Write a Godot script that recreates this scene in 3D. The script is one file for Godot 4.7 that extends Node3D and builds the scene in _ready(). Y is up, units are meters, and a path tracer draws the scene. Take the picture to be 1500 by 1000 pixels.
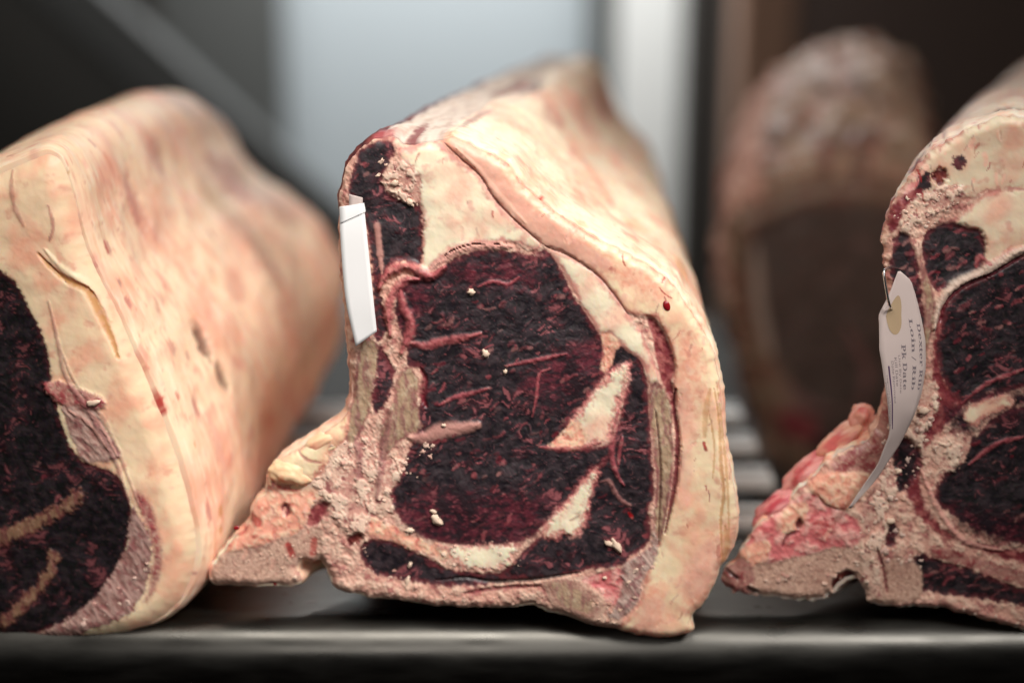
extends Node3D
# Dry-aged beef loins on a steel shelf, close up. Lengths in the builders are millimetres in each loin's own axes
# (x along the cut face, y up, z out of the cut); nodes are placed in metres.

enum { RIM, FAT, PINK, MUSCLE, BONE, SINEW, RED, CHALK, HOLE, MEMBRANE, FLAKE, SAWN, RAW, PLUM }
const INK: Array[Color] = [Color(0.36, 0.075, 0.088), Color(0.17, 0.018, 0.028), Color(0.10, 0.035, 0.025), Color(0.42, 0.012, 0.015), Color(0.80, 0.64, 0.44), Color(0.62, 0.30, 0.25), Color(0.015, 0.010, 0.011), Color(0.55, 0.26, 0.09), Color(0.36, 0.15, 0.14), Color(0.42, 0.10, 0.105), Color(0.66, 0.50, 0.40), Color(0.82, 0.43, 0.33)]

var rng := RandomNumberGenerator.new()
var n_fine := FastNoiseLite.new()
var n_mid := FastNoiseLite.new()
var n_big := FastNoiseLite.new()
var n_cell := FastNoiseLite.new()
var n_ridge := FastNoiseLite.new()
var mats := {}
var out_c := Color()
var out_h := 0.0
var fibre := Vector2(0.94, 0.34)
var dark := 1.0
var tone := Color.WHITE


# ---------------------------------------------------------------- small helpers
func numbered(called: String) -> String:
	if not has_node(NodePath(called)):
		return called
	var k := 1
	while has_node(NodePath("%s_%03d" % [called, k])):
		k += 1
	return "%s_%03d" % [called, k]


func part_name(called: String, parent: Node) -> String:
	if not parent.has_node(NodePath(called)):
		return called
	var k := 1
	while parent.has_node(NodePath("%s_%03d" % [called, k])):
		k += 1
	return "%s_%03d" % [called, k]


func thing(called: String, label: String, category: String, at := Transform3D(), group := "") -> Node3D:
	var o := Node3D.new()
	o.name = numbered(called)
	add_child(o, true)
	o.transform = at
	o.set_meta("label", label)
	o.set_meta("category", category)
	if group:
		o.set_meta("group", group)
	return o


func obj(called: String, m: Mesh, mat: Material, parent: Node = self) -> MeshInstance3D:
	var o := MeshInstance3D.new()
	o.name = numbered(called) if parent == self else part_name(called, parent)
	o.mesh = m
	o.material_override = mat
	parent.add_child(o, true)
	return o


func P(a: Array) -> PackedVector2Array:
	var out := PackedVector2Array()
	for i in range(0, a.size(), 2):
		out.append(Vector2(a[i], a[i + 1]))
	return out


func spline(p: PackedVector2Array, step: float, closed: bool) -> PackedVector2Array:
	var out := PackedVector2Array()
	var n := p.size()
	for i in (n if closed else n - 1):
		var a := p[(i - 1 + n) % n] if closed or i > 0 else p[0]
		var b := p[i]
		var c := p[(i + 1) % n]
		var d := p[(i + 2) % n] if closed or i + 2 < n else p[n - 1]
		var k := maxi(1, int(ceil(b.distance_to(c) / step)))
		for j in k:
			var t := float(j) / k
			out.append(0.5 * ((2.0 * b) + (c - a) * t + (2.0 * a - 5.0 * b + 4.0 * c - d) * t * t + (3.0 * b - a - 3.0 * c + d) * t * t * t))
	if not closed:
		out.append(p[n - 1])
	return out


func even(p: PackedVector2Array, count: int) -> PackedVector2Array:
	# a closed line resampled at equal steps
	var n := p.size()
	var total := 0.0
	for i in n:
		total += p[i].distance_to(p[(i + 1) % n])
	var out := PackedVector2Array()
	var step := total / count
	var need := 0.0
	var done := 0.0
	for i in n:
		var a := p[i]
		var b := p[(i + 1) % n]
		var l := a.distance_to(b)
		while need < done + l and out.size() < count:
			out.append(a.lerp(b, (need - done) / l))
			need += step
		done += l
	while out.size() < count:
		out.append(p[n - 1])
	return out


class Field:
	# signed distance to a closed line (inside positive), kept on a coarse grid and only near the line
	var x0: float
	var y0: float
	var nx: int
	var ny: int
	var c := 1.5
	var band := 12.0
	var d: PackedFloat32Array

	func _init(p: PackedVector2Array, wide := 12.0) -> void:
		band = wide
		var lo := p[0]
		var hi := p[0]
		for q in p:
			lo = lo.min(q)
			hi = hi.max(q)
		x0 = lo.x - band
		y0 = lo.y - band
		nx = int((hi.x - lo.x + 2.0 * band) / c) + 2
		ny = int((hi.y - lo.y + 2.0 * band) / c) + 2
		d.resize(nx * ny)
		d.fill(band * band)
		var n := p.size()
		for k in n:
			var a := p[k]
			var b := p[(k + 1) % n]
			var ab := b - a
			var l2 := maxf(ab.length_squared(), 1e-9)
			var i0 := maxi(0, int((minf(a.x, b.x) - band - x0) / c))
			var i1 := mini(nx - 1, int((maxf(a.x, b.x) + band - x0) / c) + 1)
			var j0 := maxi(0, int((minf(a.y, b.y) - band - y0) / c))
			var j1 := mini(ny - 1, int((maxf(a.y, b.y) + band - y0) / c) + 1)
			for j in range(j0, j1 + 1):
				for i in range(i0, i1 + 1):
					var q := Vector2(x0 + i * c, y0 + j * c)
					var t := clampf((q - a).dot(ab) / l2, 0.0, 1.0)
					var e := (a + ab * t - q).length_squared()
					if e < d[j * nx + i]:
						d[j * nx + i] = e
		for j in ny:
			var y := y0 + j * c
			var xs: Array[float] = []
			for k in n:
				var a := p[k]
				var b := p[(k + 1) % n]
				if (a.y > y) != (b.y > y):
					xs.append(a.x + (y - a.y) / (b.y - a.y) * (b.x - a.x))
			xs.sort()
			var inside := false
			var m := 0
			for i in nx:
				var x := x0 + i * c
				while m < xs.size() and xs[m] < x:
					inside = not inside
					m += 1
				var e := sqrt(d[j * nx + i])
				d[j * nx + i] = e if inside else -e

	func at(x: float, y: float) -> float:
		var fx := (x - x0) / c
		var fy := (y - y0) / c
		if fx < 0.0 or fy < 0.0 or fx >= nx - 1 or fy >= ny - 1:
			return -band
		var i := int(fx)
		var j := int(fy)
		fx -= i
		fy -= j
		var k := j * nx + i
		return lerpf(lerpf(d[k], d[k + 1], fx), lerpf(d[k + nx], d[k + nx + 1], fx), fy)


class Bucket:
	var idx := PackedInt32Array()


# ---------------------------------------------------------------- what each tissue looks like (colour it has of its own, and its relief in mm)
func shade(kind: int, x: float, y: float, s: float) -> void:
	var a := n_big.get_noise_2d(x, y)
	match kind:
		FAT:
			var b := n_mid.get_noise_2d(x * 0.5, y * 0.5)
			var w := n_fine.get_noise_2d(x * 0.5, y * 0.5)
			out_c = Color(0.885, 0.755, 0.555).lerp(Color(0.87, 0.52, 0.385), smoothstep(-0.25, 0.65, a + 0.4 * b))
			out_c = out_c.lerp(Color(0.72, 0.34, 0.27), 0.6 * smoothstep(0.26, 0.65, n_mid.get_noise_2d(x * 0.35 + 70.0, y * 0.35) + 0.2 * w))
			out_c = out_c.lerp(Color(0.62, 0.22, 0.19), 0.85 * (1.0 - smoothstep(0.1, 3.4, s + 3.0 * b + 0.9 * w)))
			out_c = out_c.lerp(Color(0.86, 0.74, 0.57), 0.25 * smoothstep(0.1, 0.7, b + 0.3 * w))
			out_h = 0.26 * b + 0.02 * w
			out_c *= tone
		PINK:
			var b := n_mid.get_noise_2d(x, y)
			var w := n_fine.get_noise_2d(x * 0.6, y * 0.6)
			out_c = Color(0.83, 0.36, 0.255).lerp(Color(0.89, 0.57, 0.40), smoothstep(-0.3, 0.5, b + 0.4 * a))
			out_c = out_c.lerp(Color(0.56, 0.12, 0.10), 0.75 * smoothstep(0.22, 0.6, n_mid.get_noise_2d(x * 0.7 - 40.0, y * 0.7) + 0.25 * w))
			out_h = 0.5 * b + 0.10 * w
		RAW:
			var b := n_mid.get_noise_2d(x * 0.7, y * 0.7)
			var w := n_fine.get_noise_2d(x * 0.5, y * 0.5)
			out_c = Color(0.62, 0.165, 0.165).lerp(Color(0.78, 0.40, 0.345), smoothstep(-0.3, 0.45, b + 0.5 * a + 0.2 * w))
			out_c = out_c.lerp(Color(0.40, 0.045, 0.06), 0.7 * smoothstep(0.25, 0.6, n_mid.get_noise_2d(x * 0.5 - 40.0, y * 0.9)))
			out_h = 0.9 * b + 0.25 * w
		MUSCLE:
			var p := x * fibre.x + y * fibre.y
			var q := y * fibre.x - x * fibre.y
			var wx := n_big.get_noise_2d(x * 1.6, y * 1.6)
			q += 6.0 * wx
			p += 4.0 * n_big.get_noise_2d(x * 1.6 + 90.0, y * 1.6)
			var f := n_ridge.get_noise_2d(p * 0.35, q * 0.95)
			var g := n_mid.get_noise_2d(x * 0.7 + 31.0, y * 0.9)
			var l := n_mid.get_noise_2d(p * 0.5, q * 2.3 + 17.0)
			var w := n_fine.get_noise_2d(p * 0.55, q * 1.0)
			out_c = Color(0.0120, 0.0098, 0.0122).lerp(Color(0.042, 0.029, 0.034), smoothstep(-0.45, 0.55, g + 0.4 * w))
			var red := smoothstep(0.30, 0.9, l * 0.85 + 0.35 * f + 0.9 * a + 0.35 * wx)
			out_c = out_c.lerp(Color(0.105, 0.020, 0.029), red * 0.32)
			out_c = out_c.lerp(Color(0.20, 0.075, 0.085), 0.5 * smoothstep(0.40, 0.8, w + 0.5 * l))
			var fl := n_mid.get_noise_2d(p * 0.60 + 7.0, q * 1.7) + 0.40 * n_fine.get_noise_2d(p * 0.45 + 3.0, q * 0.9) + 0.9 * a + 0.35 * wx - 0.04
			out_c = out_c.lerp(Color(0.17, 0.026, 0.040).lerp(Color(0.42, 0.125, 0.135), smoothstep(0.45, 0.78, fl)), 0.55 * smoothstep(0.40, 0.74, fl))
			out_c = out_c.lerp(Color(0.17, 0.035, 0.042), 0.75 * (1.0 - smoothstep(0.0, 3.2, s + 3.0 * g)))
			out_c = Color(out_c.r * dark, out_c.g * dark, out_c.b * dark)
			out_h = 0.12 * f + 0.15 * g + 0.20 * l + 0.13 * w
		PLUM:
			var g := n_mid.get_noise_2d(x * 0.6 + 31.0, y * 1.1)
			var w := n_fine.get_noise_2d(x * 0.5, y * 0.9)
			out_c = Color(0.024, 0.013, 0.017).lerp(Color(0.115, 0.022, 0.033), smoothstep(-0.35, 0.6, g + 0.5 * w + 0.5 * a))
			out_c = out_c.lerp(Color(0.26, 0.075, 0.085), 0.6 * smoothstep(0.35, 0.75, w + 0.4 * g))
			out_c = Color(out_c.r * dark, out_c.g * dark, out_c.b * dark)
			out_h = 0.3 * g + 0.25 * w
		BONE:
			var b := n_fine.get_noise_2d(x * 0.9, y * 0.9)
			var w := n_cell.get_noise_2d(x * 2.6, y * 2.6)
			out_c = Color(0.50, 0.285, 0.215).lerp(Color(0.68, 0.44, 0.335), smoothstep(-0.5, 0.6, b + 0.6 * a))
			out_c = out_c.lerp(Color(0.26, 0.11, 0.085), 0.7 * smoothstep(0.10, 0.55, n_mid.get_noise_2d(x * 1.4, y * 1.4 + 50.0) + 0.3 * b))
			out_h = 0.28 * b + 0.12 * w
		SINEW:
			var b := n_mid.get_noise_2d(x * 1.1, y * 0.8)
			var w := n_fine.get_noise_2d(x * 0.6, y * 0.35)
			out_c = Color(0.42, 0.285, 0.185).lerp(Color(0.30, 0.14, 0.12), smoothstep(-0.25, 0.5, n_mid.get_noise_2d(x * 1.2, y * 0.25) + 0.3 * w))
			out_c = out_c.lerp(Color(0.56, 0.43, 0.30), 0.6 * smoothstep(0.1, 0.6, b))
			out_c = out_c.lerp(Color(0.26, 0.07, 0.075), 0.7 * (1.0 - smoothstep(0.0, 2.0, s + 1.5 * b)))
			out_h = 0.35 * b + 0.25 * w
		RED:
			var b := n_mid.get_noise_2d(x, y)
			out_c = Color(0.20, 0.034, 0.040).lerp(Color(0.40, 0.12, 0.11), smoothstep(-0.2, 0.6, b + 0.5 * a))
			out_h = 0.5 * b + 0.15 * n_fine.get_noise_2d(x, y)
		CHALK:
			var b := n_mid.get_noise_2d(x * 0.6, y * 0.6)
			var w := n_cell.get_noise_2d(x * 0.6 + 3.5 * b, y * 0.6 + 2.0 * a)
			var t := n_fine.get_noise_2d(x * 0.8, y * 0.8)
			var up := smoothstep(0.0, 0.26, b - 0.30 * w + 0.35 * t - 0.16)
			out_c = Color(0.56, 0.28, 0.225).lerp(Color(0.74, 0.49, 0.375), smoothstep(-0.4, 0.5, t + a)).lerp(Color(0.78, 0.57, 0.445), 0.75 * up)
			out_c = out_c.lerp(Color(0.80, 0.66, 0.50), 0.3 * smoothstep(0.15, 0.5, n_mid.get_noise_2d(x * 0.5 + 40.0, y * 0.5) + 0.25 * t))
			out_c = out_c.lerp(Color(0.22, 0.05, 0.055), 0.85 * smoothstep(0.16, 0.42, n_mid.get_noise_2d(x * 0.75 + 9.0, y * 0.75) + 0.15 * t - 0.35 * up))
			out_h = 0.5 * up + 0.35 * b + 0.12 * t
		HOLE:
			out_c = Color(0.10, 0.016, 0.018).lerp(Color(0.20, 0.04, 0.03), smoothstep(-0.3, 0.4, n_mid.get_noise_2d(x, y)))
			out_h = 0.3 * n_fine.get_noise_2d(x, y)
		MEMBRANE:
			var b := n_mid.get_noise_2d(x * 0.8, y * 0.8)
			out_c = Color(0.44, 0.20, 0.165).lerp(Color(0.30, 0.06, 0.065), smoothstep(-0.2, 0.5, b + 0.4 * a))
			out_c = out_c.lerp(Color(0.58, 0.38, 0.29), 0.7 * smoothstep(0.1, 0.6, n_fine.get_noise_2d(x * 0.6, y * 0.6)))
			out_h = 0.5 * b + 0.2 * n_fine.get_noise_2d(x, y)
		FLAKE:
			var f := n_ridge.get_noise_2d(x * 0.8 + y * 0.6, y * 0.25 - x * 0.25)
			var w := n_fine.get_noise_2d(x * 0.6, y * 0.35)
			out_c = Color(0.32, 0.175, 0.15).lerp(Color(0.50, 0.35, 0.30), smoothstep(-0.3, 0.6, f + 0.3 * w))
			out_c = out_c.lerp(Color(0.26, 0.08, 0.085), 0.7 * smoothstep(0.05, 0.5, n_mid.get_noise_2d(x * 0.8, y * 0.8)))
			out_h = 0.5 * f + 0.25 * w
		SAWN:
			var f := n_mid.get_noise_2d(x * 0.25, y * 1.6)
			out_c = Color(0.60, 0.50, 0.43).lerp(Color(0.48, 0.36, 0.31), smoothstep(-0.3, 0.5, f))
			out_h = 0.2 * f
		_:
			var b := n_mid.get_noise_2d(x * 0.8, y * 0.8)
			var w := n_cell.get_noise_2d(x * 1.1 + 2.0 * b, y * 1.1)
			var t := n_fine.get_noise_2d(x * 0.8, y * 0.8)
			out_c = Color(0.60, 0.315, 0.245).lerp(Color(0.74, 0.49, 0.375), smoothstep(-0.3, 0.5, b + 0.4 * a + 0.3 * t))
			out_c = out_c.lerp(Color(0.34, 0.10, 0.095), 0.8 * smoothstep(0.12, 0.5, n_mid.get_noise_2d(x * 0.55 + 19.0, y * 0.55) + 0.25 * t))
			out_h = 0.8 * b - 0.25 * w + 0.40 * t


func skin(kind: int, u: float, v: float, x: float, y: float, how: Dictionary) -> void:
	# the outside of a loin: u mm round it, v mm back from the cut
	if kind == FAT:
		var st := Vector2(how.get("along", 0.35), how.get("across", 1.0))
		var a := n_big.get_noise_2d(u * 0.6, v * 0.5)
		var b := n_mid.get_noise_2d(u * st.x * 0.5 + 0.12 * v, v * st.y * 0.7)
		var f := n_mid.get_noise_2d(u * st.x * 0.8 + 0.2 * v + 11.0, v * st.y * 1.8)
		var w := n_fine.get_noise_2d(u * st.x * 0.5 + 0.1 * v, v * st.y * 0.7)
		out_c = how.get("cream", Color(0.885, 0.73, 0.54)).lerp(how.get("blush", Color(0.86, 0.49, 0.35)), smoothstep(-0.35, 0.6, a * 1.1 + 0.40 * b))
		out_c = out_c.lerp(Color(0.86, 0.74, 0.58), 0.55 * smoothstep(0.15, 0.6, f))
		out_c = out_c.lerp(Color(0.70, 0.36, 0.22), 0.45 * smoothstep(0.12, 0.55, -f + 0.3 * w))
		out_c = out_c.lerp(Color(0.62, 0.20, 0.17), how.get("veins", 0.6) * smoothstep(0.32, 0.85, b * 0.7 + 1.1 * n_big.get_noise_2d(u * 1.3 + 400.0, v * 0.9) + 0.25 * w))
		out_c = out_c.lerp(Color(0.50, 0.10, 0.085), how.get("veins", 0.6) * 0.8 * smoothstep(0.48, 0.62, w))
		out_h = 0.8 * a + 0.18 * b + 0.08 * f + 0.03 * w
	elif kind == SAWN:
		var f := n_mid.get_noise_2d(u * 0.9, v * 0.25)
		var w := n_fine.get_noise_2d(u * 0.5, v * 0.5)
		out_c = Color(0.66, 0.56, 0.48).lerp(Color(0.50, 0.37, 0.31), smoothstep(-0.2, 0.5, f + 0.3 * w))
		out_h = 0.5 * f + 0.4 * w
	elif kind == MUSCLE:
		var f := n_ridge.get_noise_2d(u * 0.5, v * 0.3)
		out_c = Color(0.05, 0.018, 0.02).lerp(Color(0.22, 0.06, 0.055), smoothstep(-0.2, 0.8, f))
		out_h = 1.2 * f
	else:
		shade(kind, u, v, 9.0)
		out_h *= 1.3


# ---------------------------------------------------------------- the cut face: a relief whose pieces become parts
func stroke(pts: PackedVector2Array, ink: int, width: float, high: float, strength: float, g: Dictionary) -> void:
	var line := spline(pts, 1.6, false) if pts.size() > 2 else pts
	var cell: float = g.cell
	var n := line.size()
	var c := INK[ink]
	for k in n - 1:
		var a := line[k]
		var b := line[k + 1]
		var ab := b - a
		var l2 := maxf(ab.length_squared(), 1e-9)
		var taper := 1.0
		if n > 2:
			taper = minf(1.0, 0.35 + 2.2 * minf(float(k + 0.5) / n, 1.0 - float(k + 0.5) / n))
		var w := width * taper * (1.0 + 0.5 * n_mid.get_noise_2d(a.x * 2.0, a.y * 2.0))
		var r := w * 1.6
		var i0 := maxi(0, int((minf(a.x, b.x) - r - g.x0) / cell))
		var i1 := mini(g.nx - 1, int((maxf(a.x, b.x) + r - g.x0) / cell) + 1)
		var j0 := maxi(0, int((minf(a.y, b.y) - r - g.y0) / cell))
		var j1 := mini(g.ny - 1, int((maxf(a.y, b.y) + r - g.y0) / cell) + 1)
		for j in range(j0, j1 + 1):
			for i in range(i0, i1 + 1):
				var q := Vector2(g.x0 + i * cell, g.y0 + j * cell)
				var t := clampf((q - a).dot(ab) / l2, 0.0, 1.0)
				var e := (a + ab * t - q).length() + minf(0.35 * w, 0.30) * n_fine.get_noise_2d(q.x * 0.9, q.y * 0.9)
				if e > r:
					continue
				var m := (1.0 - smoothstep(w * 0.45, w * 1.3, e)) * strength
				var at := j * int(g.nx) + i
				if m > g.w[at]:
					g.w[at] = m
					var vary := n_mid.get_noise_2d(q.x * 1.3 + 55.0, q.y * 1.3)
					g.c[at] = c.lerp(Color(c.r * 0.45, c.g * 0.4, c.b * 0.42), smoothstep(-0.1, 0.6, vary) * (0.0 if c.g > 0.25 else 1.0)).lerp(Color(0.60, 0.36, 0.30), 0.35 * smoothstep(0.1, 0.6, -vary) if ink != 6 and ink != 2 and ink != 1 else 0.0)
				var hh := high * (1.0 - smoothstep(0.0, r, e))
				if absf(hh) > absf(g.h[at]):
					g.h[at] = hh


func cut_face(loin: Node3D, spec: Dictionary) -> void:
	var edge: PackedVector2Array = spec.edge
	var field := Field.new(edge, 14.0)
	var lo := edge[0]
	var hi := edge[0]
	for q in edge:
		lo = lo.min(q)
		hi = hi.max(q)
	var cell: float = spec.cell
	lo -= Vector2.ONE * cell * 2.0
	hi += Vector2.ONE * cell * 2.0
	var nx := int((hi.x - lo.x) / cell) + 2
	var ny := int((hi.y - lo.y) / cell) + 2
	var regions: Array = spec.regions
	for r in regions:
		var line := spline(r.pts, 2.0, true)
		r.field = Field.new(line, 12.0)
	var g := {"x0": lo.x, "y0": lo.y, "nx": nx, "ny": ny, "cell": cell, "w": PackedFloat32Array(), "h": PackedFloat32Array(), "c": PackedColorArray()}
	g.w.resize(nx * ny)
	g.h.resize(nx * ny)
	g.c.resize(nx * ny)
	for s in spec.strokes:
		stroke(s[4], s[0], s[1], s[2], s[3], g)
	# marbling: short flecks of fat and red along the fibres of each muscle
	for r in regions:
		if not r.has("flecks"):
			continue
		var fd: Field = r.field
		var box_lo := Vector2(fd.x0, fd.y0) + Vector2.ONE * fd.band
		var box_hi := Vector2(fd.x0 + fd.nx * fd.c, fd.y0 + fd.ny * fd.c) - Vector2.ONE * fd.band
		for k in int(r.flecks):
			var q := Vector2(rng.randf_range(box_lo.x, box_hi.x), rng.randf_range(box_lo.y, box_hi.y))
			var wob := n_big.get_noise_2d(q.x * 1.4 + 300.0, q.y * 1.4)
			if fd.at(q.x, q.y) < 1.0 or rng.randf() > 0.42 + 2.0 * wob:
				continue
			var ang := fibre.angle() + rng.randf_range(-0.45, 0.45) + wob
			var l := rng.randf_range(1.2, 7.5) * rng.randf_range(0.4, 1.0)
			var d := Vector2.from_angle(ang) * l * 0.5
			var bend := d.orthogonal() * rng.randf_range(-0.4, 0.4)
			var line := PackedVector2Array([q - d, q + bend, q + d])
			var ink := 0 if rng.randf() < 0.6 else (1 if rng.randf() < 0.5 else 8)
			stroke(line, ink, rng.randf_range(0.35, 1.35), rng.randf_range(0.03, 0.22), rng.randf_range(0.12, 0.70), g)
	for r in regions:
		if not r.has("specks"):
			continue
		var fd: Field = r.field
		for k in int(r.specks):
			var q := Vector2(rng.randf_range(fd.x0, fd.x0 + fd.nx * fd.c), rng.randf_range(fd.y0, fd.y0 + fd.ny * fd.c))
			if fd.at(q.x, q.y) < 1.0:
				continue
			var d := Vector2.from_angle(float(r.get("lie", 1.4)) + rng.randf_range(-0.5, 0.5)) * rng.randf_range(0.4, 3.5)
			var ink: int = [3, 9, 11, 11, 11, 9][rng.randi() % 6]
			stroke(PackedVector2Array([q - d, q + d.orthogonal() * rng.randf_range(-0.3, 0.3), q + d]), ink, rng.randf_range(0.25, 0.7) * (2.5 if ink == 11 else 1.0), rng.randf_range(-0.2, 0.2), rng.randf_range(0.3, 0.8), g)
	var pos := PackedVector3Array()
	var col := PackedColorArray()
	var ids := PackedInt32Array()
	pos.resize(nx * ny)
	col.resize(nx * ny)
	ids.resize(nx * ny)
	var r_edge: float = spec.get("round", 5.0)
	var base_kind: int = spec.get("base", RIM)
	var gw: PackedFloat32Array = g.w
	var gh: PackedFloat32Array = g.h
	var gc: PackedColorArray = g.c
	var crumbs := []
	for j in ny:
		for i in nx:
			var at := j * nx + i
			var x := lo.x + i * cell
			var y := lo.y + j * cell
			var so := field.at(x, y)
			if so < -1.7 * cell:
				ids[at] = -1
				continue
			if so < 0.0:
				var e := 0.4
				var grad := Vector2(field.at(x + e, y) - field.at(x - e, y), field.at(x, y + e) - field.at(x, y - e))
				if grad.length_squared() > 1e-8:
					grad = grad.normalized()
					x -= grad.x * so
					y -= grad.y * so
				so = 0.0
				ids[at] = -2
			shade(base_kind, x, y, 9.0)
			var c := out_c
			var h := out_h
			var id := 0
			var rag := n_mid.get_noise_2d(x * 1.1 + 5.0, y * 1.1)
			var rag2 := n_fine.get_noise_2d(x * 0.7, y * 0.7 + 8.0)
			for k in regions.size():
				var r: Dictionary = regions[k]
				var fd: Field = r.field
				var s := fd.at(x, y)
				if s < -5.0 - r.soft:
					continue
				s += (rag + 0.6 * rag2) * r.rag + float(r.get("grow", 0.0))
				var soft: float = r.soft
				var wide: float = r.step
				if s < -maxf(soft, wide):
					continue
				shade(r.kind, x, y, s)
				out_c *= r.get("tone", Color.WHITE)
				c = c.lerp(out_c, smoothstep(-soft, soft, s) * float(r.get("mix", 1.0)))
				var top: float = r.lift + out_h * r.get("rough", 1.0) + r.get("puff", 0.0) * (1.0 - exp(-maxf(s, 0.0) / 4.0))
				if r.part:
					h = lerpf(h, top, smoothstep(-wide, wide, s))
				if s > 0.0 and r.part:  # an overlay without a part only tints what lies below
					id = k + 1
			var w := gw[at]
			if w > 0.0:
				c = c.lerp(gc[at], w)
			h += gh[at]
			h += 1.8 * n_big.get_noise_2d(x * 0.5 + 200.0, y * 0.5)
			if so < r_edge:
				h -= 0.55 * r_edge * pow(1.0 - so / r_edge, 2.0)
			pos[at] = Vector3(x, y, h) * 0.001
			col[at] = c
			if ids[at] == -2:
				ids[at] = id + 1000
			else:
				ids[at] = id
	var nor := PackedVector3Array()
	nor.resize(nx * ny)
	for j in range(1, ny - 1):
		for i in range(1, nx - 1):
			var at := j * nx + i
			if ids[at] == -1:
				continue
			var a := at + 1 if ids[at + 1] != -1 else at
			var b := at - 1 if ids[at - 1] != -1 else at
			var d := at + nx if ids[at + nx] != -1 else at
			var e := at - nx if ids[at - nx] != -1 else at
			var n := (pos[a] - pos[b]).cross(pos[d] - pos[e])
			nor[at] = n.normalized() if n.length_squared() > 1e-20 else Vector3.BACK
	var buckets: Array[Bucket] = []
	for k in regions.size() + 1:
		buckets.append(Bucket.new())
	for j in range(1, ny - 2):
		for i in range(1, nx - 2):
			var a := j * nx + i
			for t in 2:
				var p := a if t == 0 else a + 1
				var q := a + nx
				var r := a + 1 if t == 0 else a + nx + 1
				if ids[p] == -1 or ids[q] == -1 or ids[r] == -1 or (ids[p] >= 1000 and ids[q] >= 1000 and ids[r] >= 1000):
					continue
				var id := mini(ids[p] % 1000, mini(ids[q] % 1000, ids[r] % 1000))
				var bk := buckets[id].idx
				bk.append(p)
				bk.append(q)
				bk.append(r)
				buckets[id].idx = bk
	for k in buckets.size():
		var idx := buckets[k].idx
		if idx.size() < 30:
			continue
		var seen := PackedInt32Array()
		seen.resize(nx * ny)
		seen.fill(-1)
		var v := PackedVector3Array()
		var nn := PackedVector3Array()
		var cc := PackedColorArray()
		for m in idx.size():
			var at := idx[m]
			if seen[at] < 0:
				seen[at] = v.size()
				v.append(pos[at])
				nn.append(nor[at])
				cc.append(col[at])
			idx[m] = seen[at]
		var arrays := []
		arrays.resize(Mesh.ARRAY_MAX)
		arrays[Mesh.ARRAY_VERTEX] = v
		arrays[Mesh.ARRAY_NORMAL] = nn
		arrays[Mesh.ARRAY_COLOR] = cc
		arrays[Mesh.ARRAY_INDEX] = idx
		var m := ArrayMesh.new()
		m.add_surface_from_arrays(Mesh.PRIMITIVE_TRIANGLES, arrays)
		var kind: int = base_kind if k == 0 else regions[k - 1].kind
		var called: String = spec.get("base_part", "trimmed_rim") if k == 0 else regions[k - 1].part
		var o := obj(called, m, tissue(kind), loin)
		if k > 0 and regions[k - 1].has("label"):
			o.set_meta("label", regions[k - 1].label)
	# dry crumbs of fat and bone that the saw left
	var lumps: Array = spec.get("crumbs", [])
	var spots := []
	for q in lumps:
		var fd := Field.new(spline(q.pts, 2.0, true), 8.0)
		var blo := Vector2(fd.x0, fd.y0)
		var bhi := blo + Vector2(fd.nx, fd.ny) * fd.c
		for k in int(q.count):
			var x := rng.randf_range(blo.x, bhi.x)
			var y := rng.randf_range(blo.y, bhi.y)
			if fd.at(x, y) < 0.0 or n_mid.get_noise_2d(x * 0.8 + 60.0, y * 0.8) < -0.05:
				continue
			var i := int((x - lo.x) / cell)
			var j := int((y - lo.y) / cell)
			if i < 1 or j < 1 or i >= nx - 1 or j >= ny - 1 or ids[j * nx + i] < 0 or ids[j * nx + i] >= 1000:
				continue
			spots.append([Vector3(x, y, pos[j * nx + i].z * 1000.0), q.size * pow(rng.randf(), 2.0) + 0.35, q.tint])
	if spots.size():
		var mm := MultiMesh.new()
		mm.transform_format = MultiMesh.TRANSFORM_3D
		mm.use_colors = true
		mm.mesh = crumb_mesh(5)
		mm.instance_count = spots.size()
		for k in spots.size():
			var s: float = spots[k][1] * 0.001
			var b := Basis.from_euler(Vector3(rng.randf() * TAU, rng.randf() * TAU, rng.randf() * TAU)) * Basis.from_scale(Vector3(s * rng.randf_range(0.7, 1.5), s, s * rng.randf_range(0.6, 1.1)))
			mm.set_instance_transform(k, Transform3D(Basis.from_scale(Vector3(1, 1, 0.6)) * b, (spots[k][0] - Vector3(0, 0, 0.25 * spots[k][1])) * 0.001))
			var tint: Color = spots[k][2]
			mm.set_instance_color(k, tint.lerp(Color(0.70, 0.50, 0.39), rng.randf() * 0.8).lerp(Color(0.45, 0.14, 0.12), 0.6 * pow(rng.randf(), 3.0)))
		var o := MultiMeshInstance3D.new()
		o.name = "bone_crumbs"
		o.multimesh = mm
		o.material_override = mats.crumb
		loin.add_child(o, true)
		o.set_meta("kind", "stuff")
	for q in spec.get("drops", []):
		var i := int((q[0] - lo.x) / cell)
		var j := int((q[1] - lo.y) / cell)
		var ball := SphereMesh.new()
		ball.radius = 1.0
		ball.height = 2.0
		ball.radial_segments = 20
		ball.rings = 10
		var o := obj("blood_drop", ball, mats.blood, loin)
		o.position = Vector3(q[0], q[1], pos[j * nx + i].z * 1000.0) * 0.001
		o.basis = Basis(Vector3.BACK, q[4]) * Basis.from_scale(Vector3(q[2], q[3], minf(q[2], q[3]) * 0.55) * 0.001)
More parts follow.
